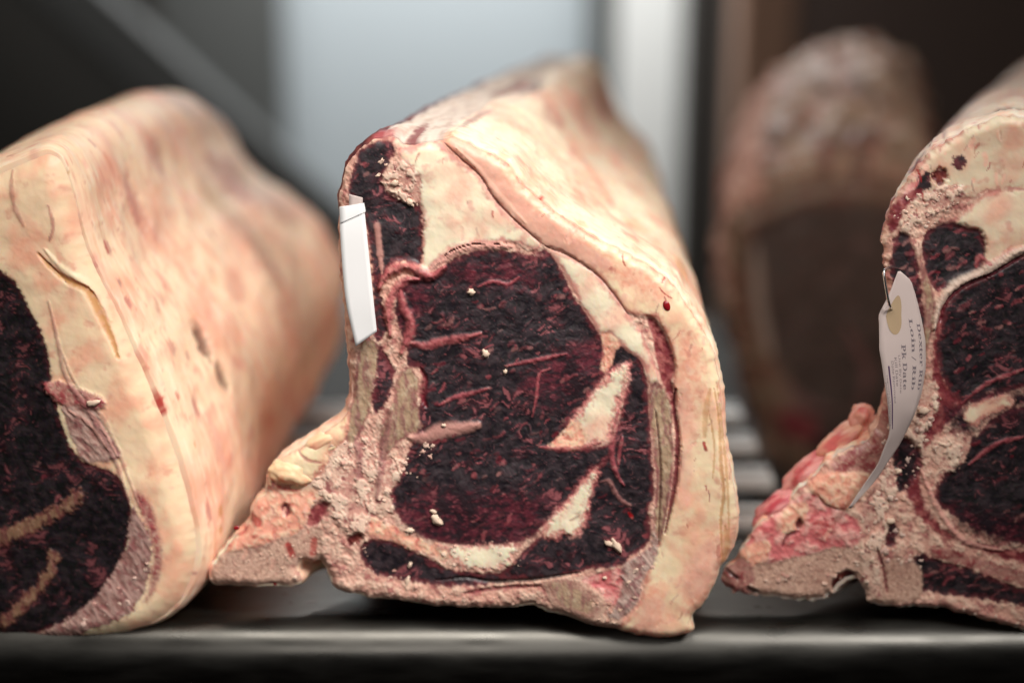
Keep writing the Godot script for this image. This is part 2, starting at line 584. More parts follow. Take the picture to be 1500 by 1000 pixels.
	# single crumbs large enough to pick out
	for q in spec.get("bits", []):
		var i := int((q[0] - lo.x) / cell)
		var j := int((q[1] - lo.y) / cell)
		var o := obj("fat_crumb", crumb_mesh(int(q[0] * 7.0)), mats.bit, loin)
		o.position = Vector3(q[0], q[1], pos[j * nx + i].z * 1000.0 + 0.4) * 0.001
		o.basis = Basis(Vector3.BACK, q[4]) * Basis.from_scale(Vector3(q[2], q[3], minf(q[2], q[3]) * 0.8) * 0.001)


func crumb_mesh(key: int) -> ArrayMesh:
	var name_ := "crumb%d" % key
	if mats.has(name_):
		return mats[name_]
	var st := SurfaceTool.new()
	st.begin(Mesh.PRIMITIVE_TRIANGLES)
	st.set_smooth_group(0)
	var rows := 6
	var cols := 9
	var ring := func(i: int, j: int) -> Vector3:
		var th := PI * i / rows
		var ph := TAU * (j % cols) / cols
		var d := Vector3(sin(th) * cos(ph), cos(th), sin(th) * sin(ph))
		return d * (1.0 + 0.85 * n_mid.get_noise_3d(d.x * 7.0 + key * 13.0, d.y * 7.0, d.z * 7.0) + 0.25 * n_fine.get_noise_3d(d.x * 3.0, d.y * 3.0, d.z * 3.0 + key))
	for i in rows:
		for j in cols:
			var a: Vector3 = ring.call(i, j)
			var b: Vector3 = ring.call(i, j + 1)
			var c: Vector3 = ring.call(i + 1, j)
			var d: Vector3 = ring.call(i + 1, j + 1)
			for v in ([a, c, d] if i == 0 else [a, c, b] if i == rows - 1 else [a, c, d, a, d, b]):
				st.add_vertex(v)
	st.index()
	st.generate_normals()
	mats[name_] = st.commit()
	return mats[name_]


# ---------------------------------------------------------------- the outside of the loin behind the cut
func body(loin: Node3D, spec: Dictionary) -> void:
	var n: int = spec.around
	var rings: int = spec.rings
	var length: float = spec.length
	var o := even(spec.edge, n)
	var calm := o
	for k in int(n * float(spec.get("smooth", 0.30))):
		var next := calm.duplicate()
		for i in n:
			next[i] = (calm[(i - 1 + n) % n] + 2.0 * calm[i] + calm[(i + 1) % n]) * 0.25
		calm = next
	var out_n := PackedVector2Array()
	out_n.resize(n)
	var total := 0.0
	for i in n:
		var t := (calm[(i + 1) % n] - calm[(i - 1 + n) % n]).normalized()
		out_n[i] = Vector2(-t.y, t.x)
		total += o[i].distance_to(o[(i + 1) % n])
	# the traced line runs clockwise, so its left-hand normal points outwards
	var step := total / n
	var kind := PackedInt32Array()
	kind.resize(n)
	kind.fill(FAT)
	var zones := []
	for z in spec.zones:
		var a := nearest(o, z[0])
		var b := nearest(o, z[1])
		zones.append([a, b if b >= a else b + n, z[2], z[3] if z.size() > 3 else 0.0, z[4] if z.size() > 4 else 1e6])
	var anchor: Vector2 = spec.anchor
	var taper: Vector2 = spec.taper
	var axis: Vector2 = spec.axis
	var bulge: float = spec.bulge
	var at_rest := loin.transform
	var back := at_rest.affine_inverse()
	var stamps: Array = spec.stamps
	for k in int(spec.get("specks", 0)):
		var size := rng.randf_range(0.8, 3.0)
		stamps.append([rng.randf() * total, rng.randf() * rng.randf() * length * 0.7 + 4.0, size * rng.randf_range(0.7, 2.6), size * rng.randf_range(0.5, 1.3), [9, 3, 7, 11, 8][rng.randi() % 5], rng.randf_range(0.3, 0.8), rng.randf_range(-0.5, 0.1)])
	var pos := PackedVector3Array()
	var col := PackedColorArray()
	var vs := PackedFloat32Array()
	var round_r: float = spec.get("round", 5.0)
	var v0 := 0.55 * round_r
	for k in rings + 1:
		vs.append(v0 + (length - v0) * pow(float(k) / rings, 1.7))
	for k in range(-1, rings + 1):
		var v: float = vs[maxi(k, 0)]
		var f := v / length
		var calmness := smoothstep(0.0, spec.get("calm", 0.10), f)
		for i in n:
			var q := o[i].lerp(calm[i], calmness)
			if spec.has("tuck") and q.x < spec.tuck[0]:
				q.x = spec.tuck[0] + (q.x - spec.tuck[0]) * (1.0 - float(spec.tuck[1]) * smoothstep(2.0, float(spec.tuck[2]), v))
			q = anchor + (q - anchor) * (Vector2.ONE - taper * pow(f, spec.get("taper_power", 1.0))) + axis * v
			q.x += float(spec.get("shear", 0.0)) * f * (o[i].y - anchor.y - float(spec.get("shear_from", 0.0)))
			var u := i * step
			var kd := FAT
			for z in zones:
				if ((i >= z[0] and i <= z[1]) or (i + n >= z[0] and i + n <= z[1])) and v + 6.0 * n_mid.get_noise_2d(u * 0.4, 0.0) >= z[3] and v < z[4]:
					kd = z[2]
			skin(kd, u + spec.get("shift", 0.0), v, q.x, q.y, spec)
			var c := out_c
			var h := out_h
			for s in stamps:
				var du: float = absf(u - s[0])
				du = minf(du, total - du)
				var dv: float = v - s[1]
				if du > s[2] * 1.6 or absf(dv) > s[3] * 1.6:
					continue
				var e := sqrt(pow(du / s[2], 2.0) + pow(dv / s[3], 2.0)) + 0.35 * n_mid.get_noise_2d(u * 1.3, v * 1.3) + 0.2 * n_fine.get_noise_2d(u * 0.5, v * 0.5)
				var m := (1.0 - smoothstep(0.55, 1.0, e)) * float(s[5])
				c = c.lerp(INK[s[4]], m)
				h += s[6] * (1.0 - smoothstep(0.3, 1.2, e))
			var lump := spec.get("lumps", 4.0) as float * n_big.get_noise_3d(q.x * 0.6, q.y * 0.6, v * 0.6)
			var swell := bulge * sin(PI * pow(f, 0.6)) if f < 1.0 else 0.0
			if spec.has("flare"):
				var side := maxf(0.0, out_n[i].x) * lerpf(0.22, 1.0, smoothstep(20.0, 130.0, o[i].y)) * (1.0 - 0.92 * smoothstep(130.0, 250.0, o[i].y))
				swell += side * clampf(0.95 - 1.3 * out_n[i].y, 0.0, 1.0) * float(spec.flare) * pow(minf(f / 0.8, 1.0), 0.75) * (1.0 - 0.5 * smoothstep(0.8, 1.0, f))
				swell -= side * clampf(0.6 - 1.6 * out_n[i].y, 0.0, 1.0) * float(spec.dip) * exp(-pow((f - 0.45) / 0.10, 2.0))
			var grow := smoothstep(0.0, 14.0, v - v0)
			q += out_n[i] * (h * smoothstep(0.0, 5.0, v - v0) + lump * grow + swell + 0.4 * round_r * (1.0 - exp(-(v - v0) / (0.44 * round_r))))
			var p := Vector3(q.x, q.y, -v) * 0.001
			if k < 0:
				var z := o[i] - out_n[i] * 1.3
				p = Vector3(z.x, z.y, 0.25 - v0) * 0.001
			var w := at_rest * p
			var floor_y: float = spec.floor if spec.has("floor") else rest_height(w.z) + 0.0012
			if w.y < floor_y:
				w.y = floor_y
				p = back * w
			pos.append(p)
			col.append(c)
	# round the far end off
	var centre := Vector3.ZERO
	for i in n:
		centre += pos[(rings + 1) * n + i] / n
	for k in range(1, 5):
		for i in n:
			var p := pos[(rings + 1) * n + i]
			pos.append(p.lerp(centre, [0.0, 0.06, 0.2, 0.5, 1.0][k]) + Vector3(0, 0, -0.001) * [0.0, 9.0, 16.0, 20.0, 21.0][k])
			col.append(col[(rings + 1) * n + i])
	var rows := pos.size() / n
	var nor := PackedVector3Array()
	nor.resize(pos.size())
	for k in rows:
		for i in n:
			var a := pos[k * n + (i + 1) % n] - pos[k * n + (i - 1 + n) % n]
			var b := pos[mini(k + 1, rows - 1) * n + i] - pos[maxi(k - 1, 0) * n + i]
			var m := a.cross(b)
			nor[k * n + i] = m.normalized() if m.length_squared() > 1e-20 else Vector3.FORWARD
	# parts: the fat cover, and each zone of another tissue
	var kinds := [FAT]
	for z in zones:
		if not z[2] in kinds:
			kinds.append(z[2])
	var names := {FAT: spec.get("fat_name", "fat_cover"), SAWN: "sawn_top", MUSCLE: "dried_muscle_edge", PINK: "pink_fat_edge", RIM: "trimmed_edge", MEMBRANE: "membrane", CHALK: "crusted_edge", BONE: "bone_edge"}
	for kd in kinds:
		var idx := PackedInt32Array()
		for k in rows - 1:
			var v: float = vs[clampi(k - 1, 0, rings)]
			for i in n:
				var mine := FAT
				var u := i * step
				for z in zones:
					if ((i >= z[0] and i <= z[1]) or (i + n >= z[0] and i + n <= z[1])) and v + 6.0 * n_mid.get_noise_2d(u * 0.4, 0.0) >= z[3] and v < z[4]:
						mine = z[2]
				if mine != kd:
					continue
				var a := k * n + i
				var b := k * n + (i + 1) % n
				for m in [a, a + n, b, b, a + n, b + n]:
					idx.append(m)
		if idx.size() < 30:
			continue
		var seen := PackedInt32Array()
		seen.resize(pos.size())
		seen.fill(-1)
		var vv := PackedVector3Array()
		var nn := PackedVector3Array()
		var cc := PackedColorArray()
		for m in idx.size():
			var at := idx[m]
			if seen[at] < 0:
				seen[at] = vv.size()
				vv.append(pos[at])
				nn.append(nor[at])
				cc.append(col[at])
			idx[m] = seen[at]
		var arrays := []
		arrays.resize(Mesh.ARRAY_MAX)
		arrays[Mesh.ARRAY_VERTEX] = vv
		arrays[Mesh.ARRAY_NORMAL] = nn
		arrays[Mesh.ARRAY_COLOR] = cc
		arrays[Mesh.ARRAY_INDEX] = idx
		var mesh := ArrayMesh.new()
		mesh.add_surface_from_arrays(Mesh.PRIMITIVE_TRIANGLES, arrays)
		obj(names.get(kd, "edge"), mesh, tissue(kd), loin)


func nearest(o: PackedVector2Array, p: Vector2) -> int:
	var best := 0
	for i in o.size():
		if o[i].distance_squared_to(p) < o[best].distance_squared_to(p):
			best = i
	return best


func ragged(p: PackedVector2Array, how: float) -> PackedVector2Array:
	var line := even(spline(p, 1.0, true), int(P_length(p)))
	var out := line.duplicate()
	var n := line.size()
	for i in n:
		var t := (line[(i + 1) % n] - line[(i - 1 + n) % n]).normalized()
		out[i] += Vector2(-t.y, t.x) * how * (n_mid.get_noise_2d(line[i].x * 0.8, line[i].y * 0.8) * 1.4 + n_fine.get_noise_2d(line[i].x * 0.6, line[i].y * 0.6) * 0.7)
	return out


func P_length(p: PackedVector2Array) -> float:
	var l := 0.0
	for i in p.size():
		l += p[i].distance_to(p[(i + 1) % p.size()])
	return l


func lobe(loin: Node3D, called: String, c: Vector3, r: Vector3, tint: Color, blush: Color, key: float, turn := 0.0) -> void:
	# a rounded lobe of fat: a swollen ball with folds
	var rows := 26
	var cols := 40
	var v := PackedVector3Array()
	var cc := PackedColorArray()
	var idx := PackedInt32Array()
	var b := Basis(Vector3.BACK, turn)
	for i in rows + 1:
		for j in cols:
			var th := PI * i / rows
			var ph := TAU * j / cols
			var d := Vector3(sin(th) * cos(ph), cos(th), sin(th) * sin(ph))
			var s := 1.0 + 0.30 * n_big.get_noise_3d(d.x * 28.0 + key, d.y * 28.0, d.z * 28.0) + 0.10 * n_mid.get_noise_3d(d.x * 7.0 + key, d.y * 7.0, d.z * 7.0)
			v.append((c + b * (d * r * s)) * 0.001)
			var m := smoothstep(0.0, 0.45, n_mid.get_noise_3d(d.x * 5.0 + key, d.y * 5.0, d.z * 5.0))
			cc.append(tint.lerp(blush, m))
			if i < rows:
				var a := i * cols + j
				var e := i * cols + (j + 1) % cols
				for k in [a, a + cols, e, e, a + cols, e + cols]:
					idx.append(k)
	var nn := PackedVector3Array()
	for i in rows + 1:
		for j in cols:
			var s := v[i * cols + (j + 1) % cols] - v[i * cols + (j - 1 + cols) % cols]
			var t := v[mini(i + 1, rows) * cols + j] - v[maxi(i - 1, 0) * cols + j]
			var m := s.cross(t)
			var outw := (v[i * cols + j] - c * 0.001).normalized()
			nn.append((m.normalized() * signf(m.dot(outw))) if m.length_squared() > 1e-18 else outw)
	var arrays := []
	arrays.resize(Mesh.ARRAY_MAX)
	arrays[Mesh.ARRAY_VERTEX] = v
	arrays[Mesh.ARRAY_NORMAL] = nn
	arrays[Mesh.ARRAY_COLOR] = cc
	arrays[Mesh.ARRAY_INDEX] = idx
	var m := ArrayMesh.new()
	m.add_surface_from_arrays(Mesh.PRIMITIVE_TRIANGLES, arrays)
	obj(called, m, mats.glossy_fat, loin)


# ---------------------------------------------------------------- materials
func tissue(kind: int) -> Material:
	match kind:
		MUSCLE, HOLE:
			return mats.muscle
		RED, MEMBRANE, SINEW, RAW:
			return mats.wet
		BONE, CHALK, RIM, SAWN, FLAKE:
			return mats.dry
	return mats.fat


func grain(freq: float, seed_: int, size := 512, bump := 4.0) -> NoiseTexture2D:
	var f := FastNoiseLite.new()
	f.noise_type = FastNoiseLite.TYPE_SIMPLEX_SMOOTH
	f.seed = seed_
	f.frequency = freq
	f.fractal_octaves = 4
	var t := NoiseTexture2D.new()
	t.width = size
	t.height = size
	t.seamless = true
	t.as_normal_map = bump > 0.0
	t.bump_strength = bump
	t.noise = f
	return t


func smear_ramp() -> Gradient:
	var r := Gradient.new()
	r.set_color(0, Color(0.23, 0.23, 0.23))
	r.set_color(1, Color(0.42, 0.42, 0.42))
	return r


func make_materials() -> void:
	var fine := grain(0.02, 3, 512, 5.0)
	for row in [["muscle", 0.43, 0.0, 0.35, 60.0, 0.45], ["wet", 0.36, 0.10, 0.5, 45.0, 0.5], ["dry", 0.78, 0.06, 0.8, 70.0, 0.35], ["fat", 0.44, 0.25, 0.10, 35.0, 0.45], ["glossy_fat", 0.40, 0.20, 0.2, 30.0, 0.4]]:
		var m := StandardMaterial3D.new()
		m.resource_name = row[0]
		m.vertex_color_use_as_albedo = true
		m.roughness = row[1]
		m.metallic_specular = row[5]
		if row[2] > 0.0:
			m.subsurf_scatter_enabled = true
			m.subsurf_scatter_strength = row[2]
		m.normal_enabled = true
		m.normal_texture = fine
		m.normal_scale = row[3]
		m.uv1_triplanar = true
		m.uv1_scale = Vector3.ONE * row[4]
		mats[row[0]] = m
	var c := StandardMaterial3D.new()
	c.vertex_color_use_as_albedo = true
	c.roughness = 0.8
	mats.crumb = c
	var b := StandardMaterial3D.new()
	b.albedo_color = Color(0.68, 0.50, 0.38).linear_to_srgb()
	b.roughness = 0.6
	mats.bit = b
	var blood := StandardMaterial3D.new()
	blood.albedo_color = Color(0.26, 0.008, 0.012).linear_to_srgb()
	blood.roughness = 0.08
	blood.clearcoat_enabled = true
	blood.clearcoat = 0.6
	blood.clearcoat_roughness = 0.03
	mats.blood = blood
	var steel := StandardMaterial3D.new()
	steel.albedo_color = Color(0.10, 0.096, 0.088).linear_to_srgb()
	steel.metallic = 1.0
	steel.roughness = 1.0
	steel.roughness_texture = grain(0.010, 8, 512, 0.0)
	steel.roughness_texture.color_ramp = smear_ramp()
	steel.roughness_texture_channel = BaseMaterial3D.TEXTURE_CHANNEL_RED
	steel.normal_enabled = true
	steel.normal_texture = grain(0.012, 21, 512, 1.5)
	steel.normal_scale = 0.10
	steel.uv1_triplanar = true
	steel.uv1_scale = Vector3(3.0, 14.0, 14.0)
	mats.steel = steel
	var slat := StandardMaterial3D.new()
	slat.albedo_color = Color(0.85, 0.85, 0.83).linear_to_srgb()
	slat.metallic = 0.2
	slat.roughness = 0.42
	mats.slat = slat
	var wire := StandardMaterial3D.new()
	wire.albedo_color = Color(0.78, 0.78, 0.80).linear_to_srgb()
	wire.metallic = 1.0
	wire.roughness = 0.22
	mats.wire = wire
	for row in [["paper", Color(0.80, 0.79, 0.79), 0.75], ["card", Color(0.50, 0.405, 0.38), 0.8], ["manila", Color(0.37, 0.26, 0.155), 0.75], ["ink", Color(0.16, 0.125, 0.14), 0.7], ["purple", Color(0.085, 0.035, 0.10), 0.7],
			["wall", Color(0.44, 0.49, 0.51), 0.6], ["white_post", Color(0.78, 0.79, 0.76), 0.55], ["strut", Color(0.085, 0.088, 0.086), 0.6], ["grey", Color(0.075, 0.078, 0.074), 0.6], ["black", Color(0.022, 0.018, 0.014), 0.6], ["brown", Color(0.36, 0.21, 0.14), 0.6], ["dark_brown", Color(0.075, 0.048, 0.038), 0.6], ["olive", Color(0.028, 0.026, 0.022), 0.7]]:
		var m := StandardMaterial3D.new()
		m.albedo_color = row[1].linear_to_srgb()
		m.roughness = row[2]
		mats[row[0]] = m
	for p in ["paper", "card"]:
		mats[p].backlight_enabled = true
		mats[p].backlight = Color(0.3, 0.28, 0.27)
		mats[p].cull_mode = BaseMaterial3D.CULL_DISABLED


# ---------------------------------------------------------------- the shelf
const LIP_Z := -0.012
const LIP_R := 0.024


func rest_height(z: float) -> float:
	# height of the shelf's top at that depth
	if z <= LIP_Z:
		return 0.0
	var d := z - LIP_Z
	return -LIP_R + sqrt(LIP_R * LIP_R - d * d) if d < LIP_R * 0.98 else -1.0


func extrude(profile: PackedVector2Array, x0: float, x1: float, cuts: int, wave: float) -> ArrayMesh:
	# profile in (z, y), closed, drawn along x
	var st := SurfaceTool.new()
	st.begin(Mesh.PRIMITIVE_TRIANGLES)
	st.set_smooth_group(1)
	var n := profile.size()
	for k in cuts:
		var a := lerpf(x0, x1, float(k) / cuts)
		var b := lerpf(x0, x1, float(k + 1) / cuts)
		for i in n:
			var p := profile[i]
			var q := profile[(i + 1) % n]
			var dent := func(x: float, r: Vector2) -> Vector3:
				return Vector3(x, r.y + wave * n_big.get_noise_2d(x * 160.0, r.x * 300.0), r.x)
			for v in [dent.call(a, p), dent.call(a, q), dent.call(b, p), dent.call(b, p), dent.call(a, q), dent.call(b, q)]:
				st.add_vertex(v)
	for i in range(1, n - 1):
		for v in [profile[0], profile[i], profile[i + 1]]:
			st.add_vertex(Vector3(x0, v.y, v.x))
		for v in [profile[0], profile[i + 1], profile[i]]:
			st.add_vertex(Vector3(x1, v.y, v.x))
	st.index()
	st.generate_normals()
	return st.commit()


func shelf() -> void:
	var t := thing("steel_shelf", "dull stainless steel shelf with rounded front lip under all the beef loins", "shelf")
	var prof := PackedVector2Array()
	# over the top from the back, round the lip, down its front, and back inside
	prof.append(Vector2(-0.118, 0.0))
	for k in 6:
		prof.append(Vector2(lerpf(-0.11, LIP_Z - 0.008, k / 5.0), 0.0))
	for k in 19:
		var a := PI / 2.0 * k / 18.0
		prof.append(Vector2(LIP_Z + LIP_R * sin(a), -LIP_R + LIP_R * cos(a)))
	prof.append(Vector2(LIP_Z + LIP_R, -0.050))
	prof.append(Vector2(LIP_Z + LIP_R - 0.0015, -0.054))
	prof.append(Vector2(LIP_Z + LIP_R - 0.003, -0.050))
	prof.append(Vector2(LIP_Z + LIP_R - 0.003, -0.026))
	prof.append(Vector2(LIP_Z, -0.004))
	prof.append(Vector2(-0.118, -0.003))
	obj("front_rail", extrude(prof, -1.1, 1.1, 90, 0.0005), mats.steel, t)
	var bar := PackedVector2Array()
	for k in 20:
		var a := TAU * k / 20.0
		bar.append(Vector2(signf(sin(a)) * pow(absf(sin(a)), 0.6) * 0.0185, -0.006 + signf(cos(a)) * pow(absf(cos(a)), 0.6) * 0.006))
	for span in [Vector2(-1.1, 0.185), Vector2(0.335, 1.1)]:
		var m := extrude(bar, span.x, span.y, 1, 0.0)
		for k in 4:
			var s := obj("slat", m, mats.slat, t)
			s.position.z = -0.160 - 0.072 * k
		var bearer := extrude(PackedVector2Array([Vector2(-0.42, -0.0135), Vector2(-0.116, -0.0135), Vector2(-0.116, -0.030), Vector2(-0.42, -0.030)]), 0.0, 0.012, 1, 0.0)
		var r := obj("slat_bearer", bearer, mats.steel, t)
		r.position.x = 0.172 if span.x < 0.0 else 0.337
	for x in [-1.09, 1.09]:
		var rail := PackedVector2Array([Vector2(-1.10, -0.013), Vector2(-0.115, -0.013), Vector2(-0.115, -0.045), Vector2(-1.10, -0.045)])
		obj("side_rail", extrude(rail, x - 0.012, x + 0.012, 1, 0.0), mats.steel, t)


func box(size: Vector3) -> ArrayMesh:
	# a block with chamfered upright edges, its foot at the origin
	var c := minf(minf(size.x, size.z) * 0.18, 0.006)
	var w := size.x / 2.0
	var d := size.z / 2.0
	var r := [Vector2(-w + c, -d), Vector2(w - c, -d), Vector2(w, -d + c), Vector2(w, d - c), Vector2(w - c, d), Vector2(-w + c, d), Vector2(-w, d - c), Vector2(-w, -d + c)]
	var st := SurfaceTool.new()
	st.begin(Mesh.PRIMITIVE_TRIANGLES)
	st.set_smooth_group(-1)
	for i in 8:
		var a: Vector2 = r[i]
		var b: Vector2 = r[(i + 1) % 8]
		var lo := [Vector3(a.x, 0, a.y), Vector3(b.x, 0, b.y)]
		var hi := [Vector3(a.x, size.y, a.y), Vector3(b.x, size.y, b.y)]
		for v in [lo[0], hi[0], lo[1], lo[1], hi[0], hi[1], hi[0], Vector3(0, size.y, 0), hi[1], lo[1], Vector3.ZERO, lo[0]]:
			st.add_vertex(v)
	st.generate_normals()
	return st.commit()


func block(called: String, label: String, category: String, m: String, size: Vector3, at: Vector3, tilt := 0.0) -> MeshInstance3D:
	var o := obj(called, box(size), mats[m])
	o.position = at
	o.rotation.z = tilt
	if category == "":
		o.set_meta("kind", "structure")
	o.set_meta("label", label)
	if category:
		o.set_meta("category", category)
	return o


# ---------------------------------------------------------------- paper tags
func sheet(left: Array, right: Array, rows: int, cols: int, thick: float) -> ArrayMesh:
	# a strip of card between two bent edges (points in mm), with thickness
	var front := []
	for i in rows + 1:
		var t := float(i) / rows
		var a := along(left, t)
		var b := along(right, t)
		for j in cols + 1:
			front.append(a.lerp(b, float(j) / cols) * 0.001)
	var st := SurfaceTool.new()
	st.begin(Mesh.PRIMITIVE_TRIANGLES)
	st.set_smooth_group(1)
	var at := func(i: int, j: int) -> Vector3: return front[i * (cols + 1) + j]
	var nrm := func(i: int, j: int) -> Vector3:
		var a: Vector3 = at.call(i, mini(j + 1, cols)) - at.call(i, maxi(j - 1, 0))
		var b: Vector3 = at.call(mini(i + 1, rows), j) - at.call(maxi(i - 1, 0), j)
		return b.cross(a).normalized() * thick * 0.001
	for i in rows:
		for j in cols:
			var c := [[i, j], [i, j + 1], [i + 1, j], [i + 1, j + 1]]
			var f := []
			var k := []
			for q in c:
				var n: Vector3 = nrm.call(q[0], q[1])
				f.append(at.call(q[0], q[1]) + n * 0.5)
				k.append(at.call(q[0], q[1]) - n * 0.5)
			for v in [f[0], f[1], f[2], f[2], f[1], f[3]]:
				st.add_vertex(v)
			for v in [k[0], k[2], k[1], k[2], k[3], k[1]]:
				st.add_vertex(v)
			if i == 0:
				for v in [f[0], k[0], f[1], f[1], k[0], k[1]]:
					st.add_vertex(v)
			if i == rows - 1:
				for v in [f[2], f[3], k[2], k[2], f[3], k[3]]:
					st.add_vertex(v)
			if j == 0:
				for v in [f[0], f[2], k[0], k[0], f[2], k[2]]:
					st.add_vertex(v)
			if j == cols - 1:
				for v in [f[1], k[1], f[3], f[3], k[1], k[3]]:
					st.add_vertex(v)
	st.index()
	st.generate_normals()
	return st.commit()


func along(p: Array, t: float) -> Vector3:
	var n := p.size() - 1
	var s := clampf(t, 0.0, 1.0) * n
	var i := mini(int(s), n - 1)
	s -= i
	var a: Vector3 = p[maxi(i - 1, 0)]
	var b: Vector3 = p[i]
	var c: Vector3 = p[i + 1]
	var d: Vector3 = p[mini(i + 2, n)]
	return b.cubic_interpolate(c, a, d, s)


func tube(p: Array, r: float) -> ArrayMesh:
	var st := SurfaceTool.new()
	st.begin(Mesh.PRIMITIVE_TRIANGLES)
	st.set_smooth_group(1)
	var n := 36
	var ring := []
	for i in n + 1:
		var c := along(p, float(i) / n) * 0.001
		var t := (along(p, minf(1.0, (i + 0.5) / n)) - along(p, maxf(0.0, (i - 0.5) / n))).normalized()
		var a := t.cross(Vector3(0.3, 0.2, 1.0)).normalized()
		var b := t.cross(a)
		var row := []
		for k in 10:
			row.append(c + (a * cos(TAU * k / 10.0) + b * sin(TAU * k / 10.0)) * r * 0.001)
		ring.append(row)
	for i in n:
		for k in 10:
			var a: Vector3 = ring[i][k]
			var b: Vector3 = ring[i][(k + 1) % 10]
			var c: Vector3 = ring[i + 1][k]
			var d: Vector3 = ring[i + 1][(k + 1) % 10]
			for v in [a, b, c, c, b, d]:
				st.add_vertex(v)
	st.index()
	st.generate_normals()
	return st.commit()


func print_on(parent: Node, called: String, text: String, left: Array, right: Array, s0: float, s1: float, t0: float, t1: float, m: Material, bold: bool) -> void:
	# lettering that follows the bent card: reads along it (s), letters standing across it (t)
	var f := SystemFont.new()
	f.font_names = PackedStringArray(["Droid Serif" if bold else "Droid Sans"])
	f.font_weight = 700 if bold else 400
	var tm := TextMesh.new()
	tm.font = f
	tm.text = text
	tm.font_size = 32
	tm.depth = 0.0
	tm.pixel_size = 0.01
	tm.curve_step = 1.0
	var a := tm.surface_get_arrays(0)
	var v: PackedVector3Array = a[Mesh.ARRAY_VERTEX]
	var lo := v[0]
	var hi := v[0]
	for q in v:
		lo = lo.min(q)
		hi = hi.max(q)
	for i in v.size():
		var s := lerpf(s0, s1, (v[i].x - lo.x) / (hi.x - lo.x))
		var t := lerpf(t0, t1, (v[i].y - lo.y) / (hi.y - lo.y))
		v[i] = on_card(left, right, s, t, 0.22) * 0.001
	var arrays := []
	arrays.resize(Mesh.ARRAY_MAX)
	arrays[Mesh.ARRAY_VERTEX] = v
	arrays[Mesh.ARRAY_INDEX] = a[Mesh.ARRAY_INDEX]
	var n := PackedVector3Array()
	n.resize(v.size())
	for i in v.size():
		n[i] = on_card(left, right, 0.4, 0.5, 1.0) - on_card(left, right, 0.4, 0.5, 0.0)
	arrays[Mesh.ARRAY_NORMAL] = n
	var mesh := ArrayMesh.new()
	mesh.add_surface_from_arrays(Mesh.PRIMITIVE_TRIANGLES, arrays)
	obj(called, mesh, m, parent)


func on_card(left: Array, right: Array, s: float, t: float, off: float) -> Vector3:
	var p := along(left, s).lerp(along(right, s), t)
	var a := along(right, s) - along(left, s)
	var b := along(left, minf(s + 0.02, 1.0)).lerp(along(right, minf(s + 0.02, 1.0)), t) - along(left, maxf(s - 0.02, 0.0)).lerp(along(right, maxf(s - 0.02, 0.0)), t)
	return p + b.cross(a).normalized() * off


# ---------------------------------------------------------------- the loins
func loin_frame(base: Vector3, yaw: float, lean: float) -> Transform3D:
	return Transform3D(Basis(Vector3.UP, yaw) * Basis(Vector3.RIGHT, lean), base)


func region(part: String, kind: int, pts: Array, lift: float, soft := 0.5, rag := 0.8, step := 1.2, more := {}) -> Dictionary:
	var r := {"part": part, "kind": kind, "pts": P(pts), "lift": lift * 0.6, "soft": maxf(soft, 0.75), "rag": rag * 1.25, "step": maxf(step, 1.7)}
	r.merge(more)
	return r


